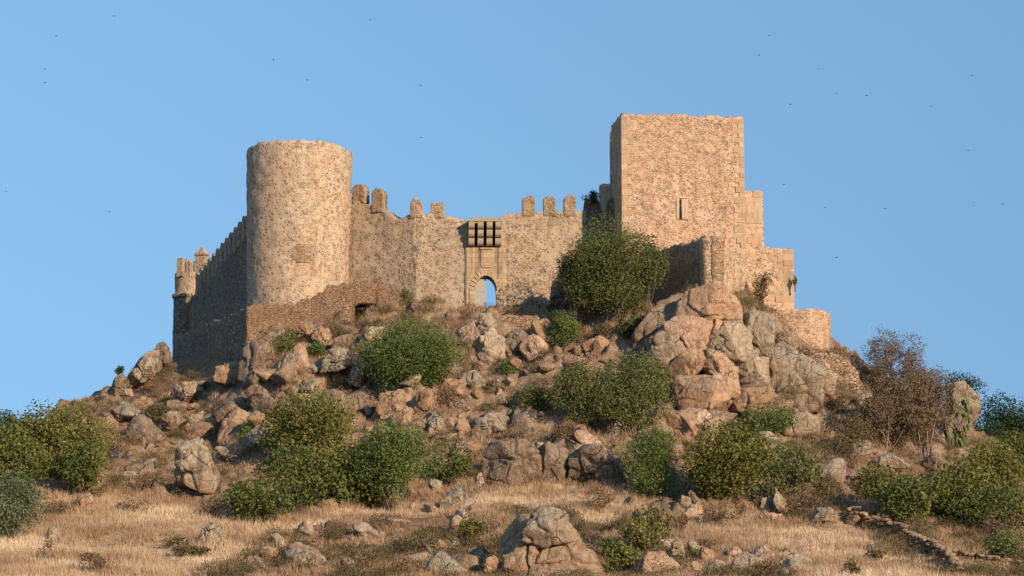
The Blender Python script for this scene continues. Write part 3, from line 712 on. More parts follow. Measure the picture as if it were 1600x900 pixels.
tag(mesh('wall_stub', V, F, M['quoin']), 'pale sunlit wall stub behind the dark wall left of the keep', 'wall')
V, F = wall_px(at(953.5, 450, 4.6)[:2], at(962, 450, 4.6)[:2], [(953.5, 204), (956, 203), (962, 203)], 22, 1.0, 107, .03, .1)
tag(mesh('stair_turret', V, F, M['curtain']), 'thin strip of turret showing at the upper left edge of the keep', 'turret')

# low rubble walls
def rubble_wall(name, A, B, prof, zb_, thick, label, seed, mat='dry'):
    V, F = wall_px(A, B, prof, zb_, thick, seed, .1, .16, amp=.09)
    tag(mesh(name, V, F, M[mat]), label, 'wall')
rubble_wall('retaining_wall', at(772, 450, -5.4)[:2], at(850, 450, -5.8)[:2], [(772, 494), (800, 491), (830, 492), (850, 498)], 17, 1.2, 'small rough retaining wall of pale stones below the gate threshold', 111)
rubble_wall('terrace_wall', at(1196, 450, -6.2)[:2], at(1345, 450, -5.2)[:2], [(1196, 530), (1225, 535), (1260, 548), (1300, 552), (1325, 566), (1342, 580)], 11, 1.6, 'sloping rubble terrace wall under the rounded bastion', 112)

# ------------------------------------------------------------------ rocks
_ico = {}
def ico(k):
    if k not in _ico:
        bm = bmesh.new(); bmesh.ops.create_icosphere(bm, subdivisions=k, radius=1)
        _ico[k] = (np.array([v.co[:] for v in bm.verts]), np.array([[v.index for v in f.verts] for f in bm.faces])); bm.free()
    return _ico[k]
def hull(P):
    P = sorted(map(tuple, P)); cr = lambda o, a, b: (a[0]-o[0])*(b[1]-o[1])-(a[1]-o[1])*(b[0]-o[0])
    lo = []
    for p_ in P:
        while len(lo) > 1 and cr(lo[-2], lo[-1], p_) <= 0: lo.pop()
        lo.append(p_)
    up = []
    for p_ in reversed(P):
        while len(up) > 1 and cr(up[-2], up[-1], p_) <= 0: up.pop()
        up.append(p_)
    return lo[:-1]+up[:-1]
def shape(D, planes, pw=40):
    a = np.zeros(len(D))
    for n, h in planes: a += (np.clip(D@n, 0, None)/h)**pw
    return a**(-1/pw)
def cells3(P, seed):
    P = P+.25*np.stack([noise3(P, 1.1, seed+k) for k in range(3)], 1)
    I3 = np.floor(P).astype(np.int64); f1 = np.full(len(P), 9.); f2 = f1.copy(); hh = np.zeros(len(P))
    for a in (-1, 0, 1):
        for b in (-1, 0, 1):
            for c in (-1, 0, 1):
                J = I3+np.array([a, b, c]); x, y, z = J[:, 0], J[:, 1], J[:, 2]
                d = np.sqrt((P[:, 0]-x-.5-.45*_h(x, y, z, seed))**2+(P[:, 1]-y-.5-.45*_h(x, y, z, seed+1))**2+(P[:, 2]-z-.5-.45*_h(x, y, z, seed+2))**2)
                m_ = d < f1; f2 = np.where(m_, f1, np.minimum(f2, d)); f1 = np.where(m_, d, f1); hh = np.where(m_, _h(x, y, z, seed+3), hh)
    return hh, f2-f1
def finish(D, r_, size, seed, am=1.):
    V = D*r_[:, None]
    hh, ee = cells3(V*np.array([1, 1, 1.25])*((1.15 if am < .5 else 1.4)/size)+seed*5.3, seed)
    k_ = .45 if am < .5 else .6 if am < .9 else 1.
    fr = k_*(hh*.075*size-.10*size*np.clip(1-ee/.08, 0, 1))
    d = fbm(V+seed*3.1, 1.6/size, 4, seed)*.10*size+(np.abs(fbm(V+seed, 3.2/size, 4, seed+9)))*-.09*size+noise3(V, 3.5, seed)*.03
    q = noise3(V*np.array([1, 1, 1.8])+seed*7.7, 2.2/size, seed+5); d = d-.07*size*np.clip((.12-np.abs(q))/.12, 0, 1)
    return V+D*(d*am+fr)[:, None]
rk = 0
def rock(poly, label, mat='warm', Y=None, dep=None, name='boulder', yoff=0, group=None):
    global rk; rk += 1; rs = np.random.RandomState(100+rk)
    px_ = np.array([p_[0] for p_ in poly], float); py = np.array([p_[1] for p_ in poly], float)
    cx = (px_.min()+px_.max())/2; bt = py.max(); w = px_.max()-px_.min(); h = bt-py.min()
    if Y is None: Y = hit(cx, min(bt-.12*h, 899))[1]
    wm, hm = w*mpp(Y), h*mpp(Y)
    dep = dep or .85*min(wm, hm)+.25*max(wm, hm)
    Yc = Y+.08*dep+yoff
    if rk < 23: cxm = cx; cym = (bt+py.min())/2; poly = [(cxm+(a_-cxm)*1.17, cym+(b_-cym)*1.17) for a_, b_ in poly]
    P = [at(a_, b_, Yc)[[0, 2]] for a_, b_ in poly]; hp = hull(P); c = np.mean(hp, 0)
    pl_ = []
    for i in range(len(hp)):
        a_ = np.array(hp[i]); b_ = np.array(hp[(i+1) % len(hp)]); e = b_-a_; l_ = np.hypot(*e)
        if l_ < 1e-3: continue
        n = np.array([e[1], -e[0]])/l_; hh = (a_-c)@n; be = rs.uniform(-.35, .25)
        pl_.append((np.array([n[0]*math.cos(be), math.sin(be), n[1]*math.cos(be)]), hh*math.cos(be*.5)*1.02))
    for sg in (-1, -1, -1, -1, 1, 1, 1):
        n = np.array([rs.uniform(-.9, .9), sg*1.0, rs.uniform(-.55, .75)]); n /= np.linalg.norm(n); pl_.append((n, dep/2*rs.uniform(.70, 1.0)))
    D, F = ico(6 if w > 90 else 5 if w > 22 else 4); D = D.copy()
    sc = np.array([wm, dep, hm])/max(wm, dep, hm); Dn = D*sc; Dn /= np.linalg.norm(Dn, axis=1)[:, None]
    V = finish(Dn, shape(Dn, pl_), (wm*hm*dep)**(1/3), rk, .45 if rk < 23 else .8)
    V += np.array([c[0], Yc, c[1]])
    o = mesh(name, V, F, M[mat]); tag(o, label, 'rock', group); return o

R = rock
# outcrop under the spur, right of centre
OC = 'big rounded boulder crowning the cliff directly below the spur wall'
R([(1060, 500), (1064, 478), (1078, 458), (1102, 450), (1128, 458), (1146, 474), (1150, 500), (1120, 506), (1080, 506)], OC, 'orange', -13.2, 3.4)
R([(985, 575), (990, 530), (1030, 480), (1062, 462), (1072, 480), (1050, 530), (1020, 575)], 'long dark sided rock slab leaning on the left edge of the cliff', 'brown', -11.5, 4)
R([(1040, 512), (1060, 496), (1108, 502), (1108, 525), (1090, 556), (1060, 566), (1044, 550)], 'orange stained rock face under the crowning boulder', 'orange', -14, 3)
R([(1013, 532), (1035, 518), (1054, 530), (1060, 560), (1016, 562)], 'grey cracked block at the left shoulder of the cliff', 'grey', -14.2, 2)
R([(1012, 560), (1050, 560), (1040, 584), (1022, 580)], 'thin flat rock wedged under the grey cliff block', 'warm', -14.6, 1.6)
R([(1030, 592), (1040, 578), (1085, 548), (1106, 522), (1110, 535), (1100, 566), (1082, 590), (1050, 600)], 'slanting wedge of rock across the middle of the cliff', 'warm', -15, 2.4)
R([(1104, 552), (1112, 528), (1130, 508), (1152, 508), (1170, 530), (1168, 560), (1140, 566)], 'smooth pale boulder high in the middle of the cliff', 'pale', -14, 3)
R([(1102, 550), (1128, 552), (1150, 570), (1150, 592), (1116, 592), (1102, 575)], 'flat faced orange block in the middle of the cliff', 'orange', -14.8, 2.6)
R([(1146, 562), (1182, 548), (1180, 572), (1162, 588), (1150, 580)], 'small pale block tucked right of the orange cliff block', 'pale', -14.6, 1.8)
R([(1150, 605), (1158, 582), (1178, 562), (1198, 562), (1200, 590), (1190, 610)], 'cream wedge boulder at the right of the cliff', 'pale', -14.4, 2.4)
R([(1056, 610), (1060, 592), (1108, 592), (1112, 610), (1098, 645), (1066, 642)], 'squarish loose block at the foot of the cliff', 'warm', -16.2, 2.6)
R([(1106, 530), (1118, 500), (1128, 502), (1120, 528)], 'small ochre rock beside the dark cleft in the cliff', 'orange', -14, 1.4)
R([(1110, 600), (1116, 590), (1150, 596), (1152, 620), (1118, 645), (1108, 632)], 'orange block right of the loose square block', 'orange', -15.4, 2.6)
R([(1160, 520), (1172, 490), (1196, 492), (1206, 520), (1200, 562), (1180, 562), (1166, 545)], 'tall streaked grey rock on the right shoulder of the cliff', 'grey', -12.5, 3)
R([(1148, 612), (1196, 608), (1200, 630), (1172, 645), (1150, 640)], 'broad low rock at the right foot of the cliff', 'warm', -15, 2.2)
R([(1040, 650), (1098, 644), (1106, 652), (1088, 690), (1046, 690)], 'pale ledge of rock just under the cliff', 'orange', -18, 2.6)
R([(1082, 664), (1128, 652), (1134, 664), (1120, 695), (1084, 694)], 'rough fragment of rock beside the pale ledge', 'warm', -18.4, 2.2)
R([(1112, 645), (1150, 648), (1140, 662), (1116, 660)], 'dark undercut rock above the olive brown fig', 'brown', -16.8, 1.6)
# right
R([(1202, 600), (1206, 562), (1230, 545), (1262, 568), (1284, 600), (1276, 642), (1216, 640)], 'large grey stained crag below the terrace wall', 'grey', -10.4, 4)
R([(1258, 575), (1286, 566), (1302, 588), (1298, 616), (1272, 606)], 'slanting pale rock plate against the terrace wall', 'pale', -8.4, 2)
R([(1234, 652), (1262, 648), (1278, 660), (1274, 694), (1238, 698)], 'cream boulder right of the bright green bush', 'pale', -14.6, 2.4)
R([(1484, 630), (1490, 602), (1506, 600), (1524, 620), (1528, 645), (1512, 662), (1490, 650)], 'rounded grey boulder on the right skyline', 'grey', -5, 2.6)
R([(1474, 650), (1516, 650), (1520, 685), (1505, 705), (1476, 704)], 'rock pillar carrying the skyline boulder', 'brown', -6, 2.6)
R([(1448, 708), (1452, 680), (1462, 672), (1476, 690), (1476, 712)], 'upright pale slab in the dry scrub on the right', 'pale', -9, 1.2)
R([(1372, 728), (1376, 714), (1396, 710), (1420, 726), (1416, 740), (1385, 738)], 'flat grey boulder below the dry scrub on the right', 'grey', name='boulder')
R([(1340, 650), (1342, 620), (1358, 612), (1370, 630), (1368, 655)], 'half hidden grey rock left of the rusty tree', 'grey', -8)
R([(1438, 720), (1460, 708), (1478, 722), (1472, 745), (1444, 745)], 'dark split rock below the upright slab', 'brown')
R([(1340, 806), (1346, 786), (1356, 780), (1368, 798), (1362, 812)], 'pinkish stone at the foot of the right hand fig', 'warm')
R([(1380, 810), (1378, 790), (1386, 778), (1402, 790), (1398, 812)], 'grey stone beside the end of the dry stone wall', 'grey')
R([(1268, 815), (1276, 798), (1300, 792), (1316, 808), (1306, 820)], 'low grey rock at the top right of the right meadow', 'grey')
R([(1318, 820), (1326, 804), (1340, 806), (1346, 820)], 'small brown rock where the dry stone wall begins', 'brown')
R([(1185, 800), (1190, 778), (1202, 776), (1206, 796), (1198, 806)], 'left stone of the stacked pair by the right meadow', 'pale')
R([(1204, 786), (1212, 766), (1226, 780), (1232, 800), (1216, 804)], 'tilted stone on the stacked pair by the right meadow', 'pale')
R([(1184, 818), (1190, 802), (1224, 802), (1228, 818)], 'orange base stone under the stacked pair', 'orange')
R([(1062, 790), (1066, 772), (1078, 778), (1082, 796)], 'upright chip of stone in the stacked slabs', 'pale')
R([(1072, 770), (1080, 766), (1096, 786), (1092, 794), (1084, 788)], 'thin leaning slab on top of the stacked slabs', 'grey', dep=.6)
R([(1070, 800), (1080, 788), (1096, 790), (1098, 804), (1080, 812)], 'square slab at the foot of the stacked slabs', 'orange')
R([(1076, 816), (1082, 804), (1100, 806), (1098, 818)], 'low stone in front of the stacked slabs', 'pale')
# below the gate
R([(716, 575), (718, 508), (728, 496), (742, 500), (746, 540), (742, 585), (724, 590)], 'tall pink slab left of the great slab below the gate', 'orange', -7.5, 2.4)
R([(742, 520), (748, 492), (766, 488), (776, 500), (774, 530), (752, 530)], 'upper block perched below the gate threshold', 'pale', -7.2, 2)
R([(742, 565), (744, 524), (772, 508), (790, 535), (792, 568), (768, 584), (748, 578)], 'great smooth pale slab below the gate', 'pale', -8.6, 3)
R([(790, 535), (796, 520), (816, 518), (834, 532), (834, 550), (814, 574), (796, 562)], 'round dark boulder with a pointed foot below the gate', 'brown', -8.2, 2.4)
R([(825, 570), (826, 540), (836, 536), (840, 572)], 'thin orange stone beside the round dark boulder', 'orange', -8.6, .8)
R([(710, 600), (722, 584), (742, 580), (758, 594), (764, 618), (750, 636), (738, 610)], 'tilted grey slab with a black shadow beneath', 'grey', -12.5, 1.6)
R([(718, 640), (722, 612), (730, 608), (752, 630), (752, 645), (722, 645)], 'pointed lichen covered block under the tilted slab', 'grey', -14)
R([(768, 628), (780, 606), (792, 622), (788, 630)], 'small pyramid of stone right of the tilted slab', 'pale', -13.5)
R([(738, 576), (750, 566), (764, 574), (758, 584), (742, 584)], 'small jammed stone above the tilted slab', 'warm', -10.5)
R([(905, 548), (908, 536), (940, 524), (966, 536), (960, 560), (930, 566)], 'shaded boulder below the big tree', 'warm', -9.4, 2.4)
R([(936, 585), (940, 566), (976, 560), (992, 575), (975, 590)], 'low boulder behind the large round bush', 'warm', -11.5, 2)
R([(858, 480), (862, 440), (876, 426), (896, 440), (900, 482)], 'dark rounded boulder against the wall left of the big tree', 'brown', -1.6, 3)  # dark granite puts this boulder's shade into its colour
R([(900, 505), (905, 470), (925, 462), (935, 500)], 'pinkish rock under the left side of the big tree', 'warm', -5.5)
R([(650, 500), (636, 488), (644, 470), (652, 466), (656, 488)], 'leaning stone at the broken end of the outer wall', 'brown', -3.9, .9)
R([(694, 505), (698, 488), (712, 484), (722, 494), (718, 508)], 'dark stone left of the gate path', 'brown', -4.6)
# cluster left of centre
R([(590, 650), (596, 618), (630, 612), (650, 622), (646, 650), (605, 655)], 'left boulder of the pile below the round bush', 'warm', -15)
R([(604, 684), (608, 650), (640, 636), (650, 660), (640, 688)], 'lower left boulder of the pile below the round bush', 'warm', -17)
R([(644, 650), (652, 622), (664, 610), (692, 606), (696, 630), (690, 650), (655, 658)], 'topmost boulder of the pile below the round bush', 'warm', -16)
R([(664, 690), (670, 662), (690, 648), (694, 686)], 'narrow boulder in the front row of the pile', 'grey', -19)
R([(692, 690), (696, 655), (726, 644), (734, 668), (730, 690)], 'large cracked boulder in the front row of the pile', 'warm', -19)
R([(738, 678), (742, 656), (768, 642), (790, 650), (792, 676), (760, 684)], 'wide lichen boulder at the right end of the pile', 'grey', -18.4)
R([(650, 690), (650, 664), (664, 654), (668, 690)], 'small boulder hidden between the others of the pile', 'warm', -18.5)
R([(696, 646), (700, 628), (722, 624), (736, 640), (720, 650)], 'small brown boulder behind the large cracked one', 'brown', -16.8)
# dark slabs
R([(748, 765), (754, 700), (775, 690), (832, 690), (846, 712), (842, 768), (790, 775)], 'broad smooth purplish brown slab above the straw meadow', 'brown', -27, 3)
R([(840, 766), (844, 700), (868, 694), (888, 706), (886, 740), (872, 768)], 'narrower brown slab beside the broad purplish one', 'brown', -26.6, 2.6)
R([(886, 750), (888, 712), (905, 696), (940, 696), (964, 716), (974, 738), (960, 758), (905, 758)], 'big dark domed boulder above the straw meadow', 'brown', -27, 4)
R([(890, 712), (895, 696), (910, 694), (912, 706)], 'little pale stone on the edge of the dark domed boulder', 'grey', -26.5)
R([(834, 706), (838, 692), (850, 692), (852, 706)], 'little stone between the two brown slabs', 'grey', -26)
R([(694, 798), (700, 772), (716, 764), (734, 772), (730, 794)], 'grey stone at the left of the meadow path', 'grey')
R([(742, 765), (744, 742), (752, 738), (758, 756)], 'small pale stone leaning on the broad slab', 'grey')
R([(664, 770), (672, 748), (690, 752), (686, 772)], 'cream stone at the foot of the leafy bush', 'pale')
# left part
R([(270, 745), (268, 712), (284, 692), (302, 685), (322, 694), (334, 716), (344, 748), (334, 772), (300, 772), (278, 765)], 'big blotchy boulder standing alone on the left slope', 'grey', dep=3.4)
R([(308, 852), (316, 828), (332, 815), (346, 824), (354, 846), (345, 856)], 'pale egg shaped boulder in the left straw meadow', 'pale')
R([(75, 848), (75, 826), (82, 821), (92, 826), (92, 848)], 'small upright stone in the left straw meadow', 'pale')
R([(93, 848), (96, 834), (108, 834), (112, 846)], 'low stone beside the small upright one', 'warm')
R([(192, 612), (205, 580), (222, 556), (240, 544), (250, 552), (250, 582), (225, 604)], 'leaning grey crag on the left skyline', 'grey', 2, 3)
R([(176, 618), (178, 594), (190, 584), (200, 592), (198, 618)], 'rounded rock at the left end of the skyline crag', 'brown', 1, 2)
R([(242, 556), (246, 538), (256, 534), (264, 542), (266, 570), (248, 575)], 'dark upright rock on the skyline beside the outer wall', 'brown', 5, 1.6)
R([(336, 598), (340, 572), (360, 566), (378, 568), (382, 588), (366, 604)], 'square brown boulder in front of the shaded outer wall', 'warm', -6)
R([(376, 614), (384, 590), (404, 578), (420, 592), (418, 612), (392, 618)], 'ragged reddish boulder left of centre', 'warm', -8.5)
R([(340, 690), (346, 660), (366, 636), (392, 646), (396, 676), (364, 698)], 'tall rough boulder above the fig thicket', 'warm', -14)
R([(386, 712), (390, 680), (406, 668), (430, 670), (436, 692), (420, 716)], 'white topped boulder at the left edge of the fig tree', 'pale', -19, 2.2)
R([(388, 745), (392, 728), (430, 724), (446, 735), (430, 748)], 'long brown stone under the white topped boulder', 'warm', -23)
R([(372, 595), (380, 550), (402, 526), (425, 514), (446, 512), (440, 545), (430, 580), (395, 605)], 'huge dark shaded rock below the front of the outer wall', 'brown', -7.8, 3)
R([(428, 600), (434, 566), (450, 552), (466, 556), (470, 590), (455, 605)], 'smooth upright grey rock left of the pink cone', 'grey', -9.5)
R([(455, 580), (458, 545), (470, 525), (484, 560), (484, 592), (468, 600)], 'pink cone shaped rock below the outer wall', 'orange', -9.6, 1.6)
R([(465, 530), (470, 508), (486, 502), (492, 524)], 'brown stone right under the outer wall', 'warm', -6.8)
R([(488, 530), (492, 514), (514, 514), (520, 526), (510, 545), (496, 542)], 'pink cracked rock left of the dark doorway', 'warm', -7)
R([(518, 560), (524, 532), (545, 522), (560, 534), (548, 560)], 'rounded brown rock below the dark doorway', 'brown', -7.8)
R([(500, 582), (506, 562), (530, 542), (546, 548), (550, 568), (526, 584)], 'greenish boulder with a white streak', 'grey', -10.5)
R([(556, 560), (562, 534), (582, 512), (602, 514), (596, 540), (572, 566)], 'long curved rock touching the round bush', 'grey', -8.6)
R([(548, 600), (552, 568), (566, 560), (574, 590), (566, 606)], 'dark block in the shade left of the round bush', 'brown', -10.8)
R([(470, 612), (476, 594), (506, 590), (514, 606), (500, 616)], 'low rock beneath the upright grey rocks', 'warm', -11)
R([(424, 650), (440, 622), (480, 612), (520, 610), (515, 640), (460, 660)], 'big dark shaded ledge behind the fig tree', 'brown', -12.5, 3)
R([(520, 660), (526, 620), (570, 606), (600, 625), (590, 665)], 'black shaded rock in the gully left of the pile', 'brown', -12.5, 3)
R([(158, 655), (168, 626), (186, 618), (196, 632), (188, 652)], 'reddish outcrop on the left skyline slope', 'warm', -4)
R([(262, 618), (275, 600), (308, 596), (318, 612), (295, 626)], 'pale broken outcrop below the shaded outer wall', 'pale', -4)
R([(190, 618), (196, 608), (206, 608), (208, 620)], 'round pale stone below the skyline crag', 'pale', -2)
R([(290, 668), (300, 650), (316, 646), (318, 660), (302, 674)], 'small tilted stone above the lone blotchy boulder', 'pale', -9.5)
R([(130, 725), (136, 700), (156, 698), (162, 722)], 'tan rock half hidden behind the left fig', 'warm', -22)
R([(196, 735), (205, 710), (226, 700), (240, 712), (236, 736)], 'dark brown rock in the dry scrub on the left', 'brown', -18)
R([(116, 792), (124, 772), (140, 770), (146, 786), (136, 796)], 'reddish stone at the foot of the left fig', 'warm')
# foreground
R([(776, 945), (784, 880), (796, 838), (816, 812), (850, 806), (888, 812), (914, 844), (930, 880), (936, 945)], 'very large lichen crusted granite dome at the bottom centre', 'warm', -51, 6)
R([(810, 852), (822, 814), (846, 799), (880, 806), (892, 850), (850, 862)], 'grey cap of rock on the large granite dome', 'grey', -52.0, 3)
R([(994, 905), (998, 878), (1016, 860), (1036, 862), (1050, 880), (1056, 905)], 'rounded orange boulder at the bottom right of the fig bush', 'orange', -53, 2.4)
R([(436, 872), (448, 856), (476, 852), (498, 866), (504, 884), (496, 898), (456, 898)], 'lichen boulder at the bottom left of centre', 'grey', -52, 2.4)
R([(412, 880), (416, 868), (430, 866), (434, 880)], 'small stone left of the bottom lichen boulder', 'warm', -51)
R([(1140, 890), (1146, 872), (1166, 864), (1190, 872), (1194, 892), (1166, 898)], 'knobbly pale rock at the bottom right', 'pale', -54)
R([(1048, 868), (1050, 848), (1060, 842), (1070, 856), (1072, 872)], 'pale pointed rock behind the orange boulder', 'pale', -48)
R([(1218, 888), (1222, 872), (1246, 864), (1264, 872), (1262, 888)], 'flat pale rock at the lower edge of the right meadow', 'pale', -53)
R([(755, 892), (756, 874), (770, 868), (782, 876), (782, 892)], 'left of two pale blocks beside the granite dome', 'warm', -53.5)
R([(784, 892), (786, 868), (800, 862), (806, 880), (802, 892)], 'right of two pale blocks beside the granite dome', 'warm', -53.8)
R([(690, 905), (696, 880), (720, 866), (746, 872), (750, 905)], 'rough brown rock at the bottom edge left of the dome', 'brown', -52)
R([(548, 890), (552, 872), (560, 864), (568, 882), (566, 892)], 'small pointed stone at the bottom left', 'pale', -51)
R([(1064, 898), (1068, 882), (1090, 876), (1100, 892)], 'stubby rock right of the orange boulder', 'warm', -54)
R([(1100, 905), (1104, 886), (1122, 882), (1136, 905)], 'pale stone at the bottom edge between two rocks', 'pale', -56)
R([(1198, 905), (1202, 890), (1222, 888), (1226, 905)], 'tan stone at the bottom edge of the right meadow', 'warm', -57)
R([(0, 892), (2, 880), (20, 876), (36, 884), (34, 894)], 'flat stone at the bottom left corner', 'pale', -55)

# many smaller stones, copied from a few shapes
protos = []
for k in range(12):
    rs = np.random.RandomState(900+k); D, F = ico(4); pl_ = []
    for i in range(10):
        n = rs.normal(size=3); n /= np.linalg.norm(n); pl_.append((n, rs.uniform(.6, 1)))
    V = finish(D, np.minimum(shape(D, pl_, 45), 1.4), .8, 900+k); me = None
    protos.append((V*np.array([1, .85, rs.uniform(.55, .9)]), F))
pcoarse = []
for k in range(12):
    rs = np.random.RandomState(500+k); D, F = ico(2); V = finish(D, np.minimum(shape(D, [(n/np.linalg.norm(n), rs.uniform(.55, 1)) for n in rs.normal(size=(9, 3))], 45), 1.4), .5, 500+k); pcoarse.append((V*np.array([1.2, .85, .6]), F))
meshes = {}
def small(x, y, size, rnd, label, group, mat):
    k = rnd.randrange(12); key = (k, mat)
    if key not in meshes:
        V, F = protos[k]; o = mesh('rock', V, F, M[mat], origin=(0, 0, 0)); meshes[key] = o.data
    else:
        o = bpy.data.objects.new('rock', meshes[key]); COL.objects.link(o)
    o.location = (float(x), float(y), H(x, y)+size*.12)
    o.rotation_euler = (rnd.uniform(-.4, .4), rnd.uniform(-.4, .4), rnd.uniform(0, 6.28)); f = size*.5
    o.scale = (f*rnd.uniform(.8, 1.3), f*rnd.uniform(.8, 1.2), f*rnd.uniform(.7, 1.3))
    tag(o, label, 'rock', group)
zones = [((150, 620, 345, 750), 26, 'small rough stone on the upper left slope beside the skyline crag', 'stones on the upper left slope', ('warm', 'grey', 'brown')),
         ((380, 520, 570, 640), 26, 'small broken stone on the shaded slope below the outer wall', 'stones below the outer wall', ('warm', 'brown', 'grey')),
         ((570, 590, 800, 720), 34, 'small broken stone among the pile of boulders below the gate', 'stones around the boulder pile', ('warm', 'grey', 'pale')),
         ((800, 500, 1010, 700), 24, 'small reddish stone on the slope between the gate and the cliff', 'stones between gate and cliff', ('warm', 'orange', 'brown')),
         ((1200, 600, 1480, 800), 22, 'small stone in the dry scrub on the right slope', 'stones in the right scrub', ('warm', 'grey', 'brown')),
         ((380, 780, 760, 905), 30, 'small stone in the dry grass at the bottom left of the granite dome', 'stones at the bottom left', ('warm', 'pale')),
         ((930, 855, 1300, 905), 34, 'small stone in the strip of rubble at the bottom right', 'stones at the bottom right', ('warm', 'pale', 'orange'))]
zones += [((180, 600, 400, 760), 12, 'large angular rock on the shaded left slope', 'large rocks on the left slope', ('warm', 'grey', 'brown'), 2.1),
          ((400, 560, 620, 680), 10, 'large angular rock in the gully left of the boulder pile', 'large rocks in the gully', ('brown', 'grey', 'warm'), 2.0),
          ((800, 520, 900, 590), 5, 'large reddish rock above and left of the twin olive green bushes', 'large rocks above the twin bushes', ('warm', 'orange'), 1.8),
          ((420, 850, 780, 905), 8, 'large rough rock along the bottom edge left of the granite dome', 'large rocks along the bottom', ('warm', 'grey'), 1.3),
          ((1200, 640, 1340, 760), 6, 'large rock in the scrub under the grey stained crag', 'large rocks under the crag', ('warm', 'grey'), 1.7)]
rnd = random.Random(77)
for (x0, y0, x1, y1), n, lab, grp, mats, *big in zones:
    for _ in range(n):
        h_ = hit(rnd.uniform(x0, x1), rnd.uniform(y0, y1)); small(h_[0], h_[1], (big[0]*rnd.uniform(.75, 1.3) if big else rnd.choice((.5, .7, .9, 1.3))*rnd.uniform(.8, 1.2)), rnd, lab, grp, rnd.choice(mats))

# dry stone wall bottom right: one wall, stones are its surface
def stonewall(name, path, rows, size, label, seed, height):
    r = random.Random(seed); parts = []
    for i in range(len(path)-1):
        a_, b_ = hit(*path[i]), hit(*path[i+1]); L_ = np.hypot(*(b_-a_)[:2]); n = max(1, int(L_/(size*.8)))
        for k in range(n):
            t = (k+r.random()*.5)/n; x = a_[0]+(b_[0]-a_[0])*t; y = a_[1]+(b_[1]-a_[1])*t; z = H(x, y)
            for q in range(rows):
                for w_ in (-.35, .35):
                    if r.random() < .22: continue
                    V, F = pcoarse[r.randrange(12)]; an = r.uniform(0, 6.28); s_ = size*r.uniform(.42, .62)
                    Rm = np.array([[math.cos(an), -math.sin(an), 0], [math.sin(an), math.cos(an), 0], [0, 0, 1]])
                    parts.append(((V*np.array([s_, s_, s_*.75]))@Rm.T+np.array([x+r.uniform(-.1, .1), y+w_*size*2+r.uniform(-.1, .1), z+.05+q*size*.6*height]), F))
    V, F = merge(parts); tag(mesh(name, V, F, M['warm']), label, 'wall')
stonewall('dry_stone_wall', [(1325, 812), (1350, 822), (1385, 832), (1420, 848), (1455, 864), (1480, 880), (1500, 900)], 3, .44, 'long low dry stone wall slanting down the bottom right corner', 5, 1)
stonewall('collapsed_wall', [(1470, 866), (1500, 872), (1540, 880), (1600, 888), (1625, 890)], 2, .5, 'collapsed band of wall stones at the bottom right corner', 6, .9)
stonewall('rubble_line', [(1375, 818), (1400, 830), (1430, 838)], 1, .4, 'short line of loose stones above the dry stone wall', 7, .9)

# ------------------------------------------------------------------ vegetation
def tube(P, R_, k=5):
    P = np.array(P, float); n = len(P); V = []
    for i in range(n):
        d = P[min(i+1, n-1)]-P[max(i-1, 0)]; d /= np.linalg.norm(d)+1e-9
        a_ = np.cross(d, (0.3, 1, 0.1)); a_ /= np.linalg.norm(a_)+1e-9; b_ = np.cross(d, a_)
        for j in range(k):
            t = 2*math.pi*j/k; V.append(P[i]+(a_*math.cos(t)+b_*math.sin(t))*R_[i])
    F = [(i*k+j, i*k+(j+1) % k, (i+1)*k+(j+1) % k, (i+1)*k+j) for i in range(n-1) for j in range(k)]
    return np.array(V), F
def leaves(P, Nn, size, rs, tint, aspect=1.0, bias=.6):
    n = len(P); d = rs.normal(size=(n, 3))+Nn*bias; d /= np.linalg.norm(d, axis=1)[:, None]+1e-9
    a_ = np.cross(d, rs.normal(size=(n, 3))); a_ /= np.linalg.norm(a_, axis=1)[:, None]+1e-9; b_ = np.cross(d, a_)
    s = (size*rs.uniform(.6, 1.3, n))[:, None]; a_ = a_*s*.5; b_ = b_*s*.5*aspect
    V = np.stack([P-a_, P-b_*.8, P+a_, P+b_*.8], 1).reshape(-1, 3)
    return V, np.arange(n*4).reshape(n, 4), tint
def blobs(c, rad, rs, nb, br, lower=-.5):
    out = []
    for i in range(nb):
        d = rs.normal(size=3); d /= np.linalg.norm(d)
        f = rs.uniform(.2, 1)**.5; f2 = br*rs.uniform(.6, 1.1); out.append((c+d*rad*f*(1.08-f2), f2))
    return out
def crown(c, rad, rs, dens, size, br=.38, airy=.0, cut=None, extra=0):
    rad = np.array(rad); nb = int(18+extra); B = blobs(c, rad, rs, nb, br); Ps, Ns, T = [], [], []
    rm = float(rad.mean())
    for q, f in B:
        R_ = rad*f; area = R_[0]*R_[2]*12; n = int(min(6000, dens*area/(size*size)*1.0))+10
        d = rs.normal(size=(n, 3)); d /= np.linalg.norm(d, axis=1)[:, None]
        rr = rs.uniform(.0, 1, n)**.33; rr = .45+.55*rr
        wob = 1+.36*fbm(d*1.0+q, 2.2, 2, 5)+.22*np.clip(noise3(d*1.3+q, 7, 18)-.45, 0, 1)*2+.24*noise3(d+q, 5, 8)
        Pq = q+d*R_*(rr*wob)[:, None]
        if airy > 0:
            keep = noise3(Pq, 1.3, 7)+.5*noise3(Pq, 3, 9) > airy-.45; Pq = Pq[keep]; d = d[keep]; n = len(Pq)
        Ps.append(Pq); Ns.append(d); T.append(np.clip(rs.normal(.42+rs.uniform(-.22, .25), .20, n)+.18*fbm(Pq, .9, 2, 3), 0, 1))
    return np.vstack(Ps), np.vstack(Ns), np.concatenate(T), B
vk = 0
PLANTS = []
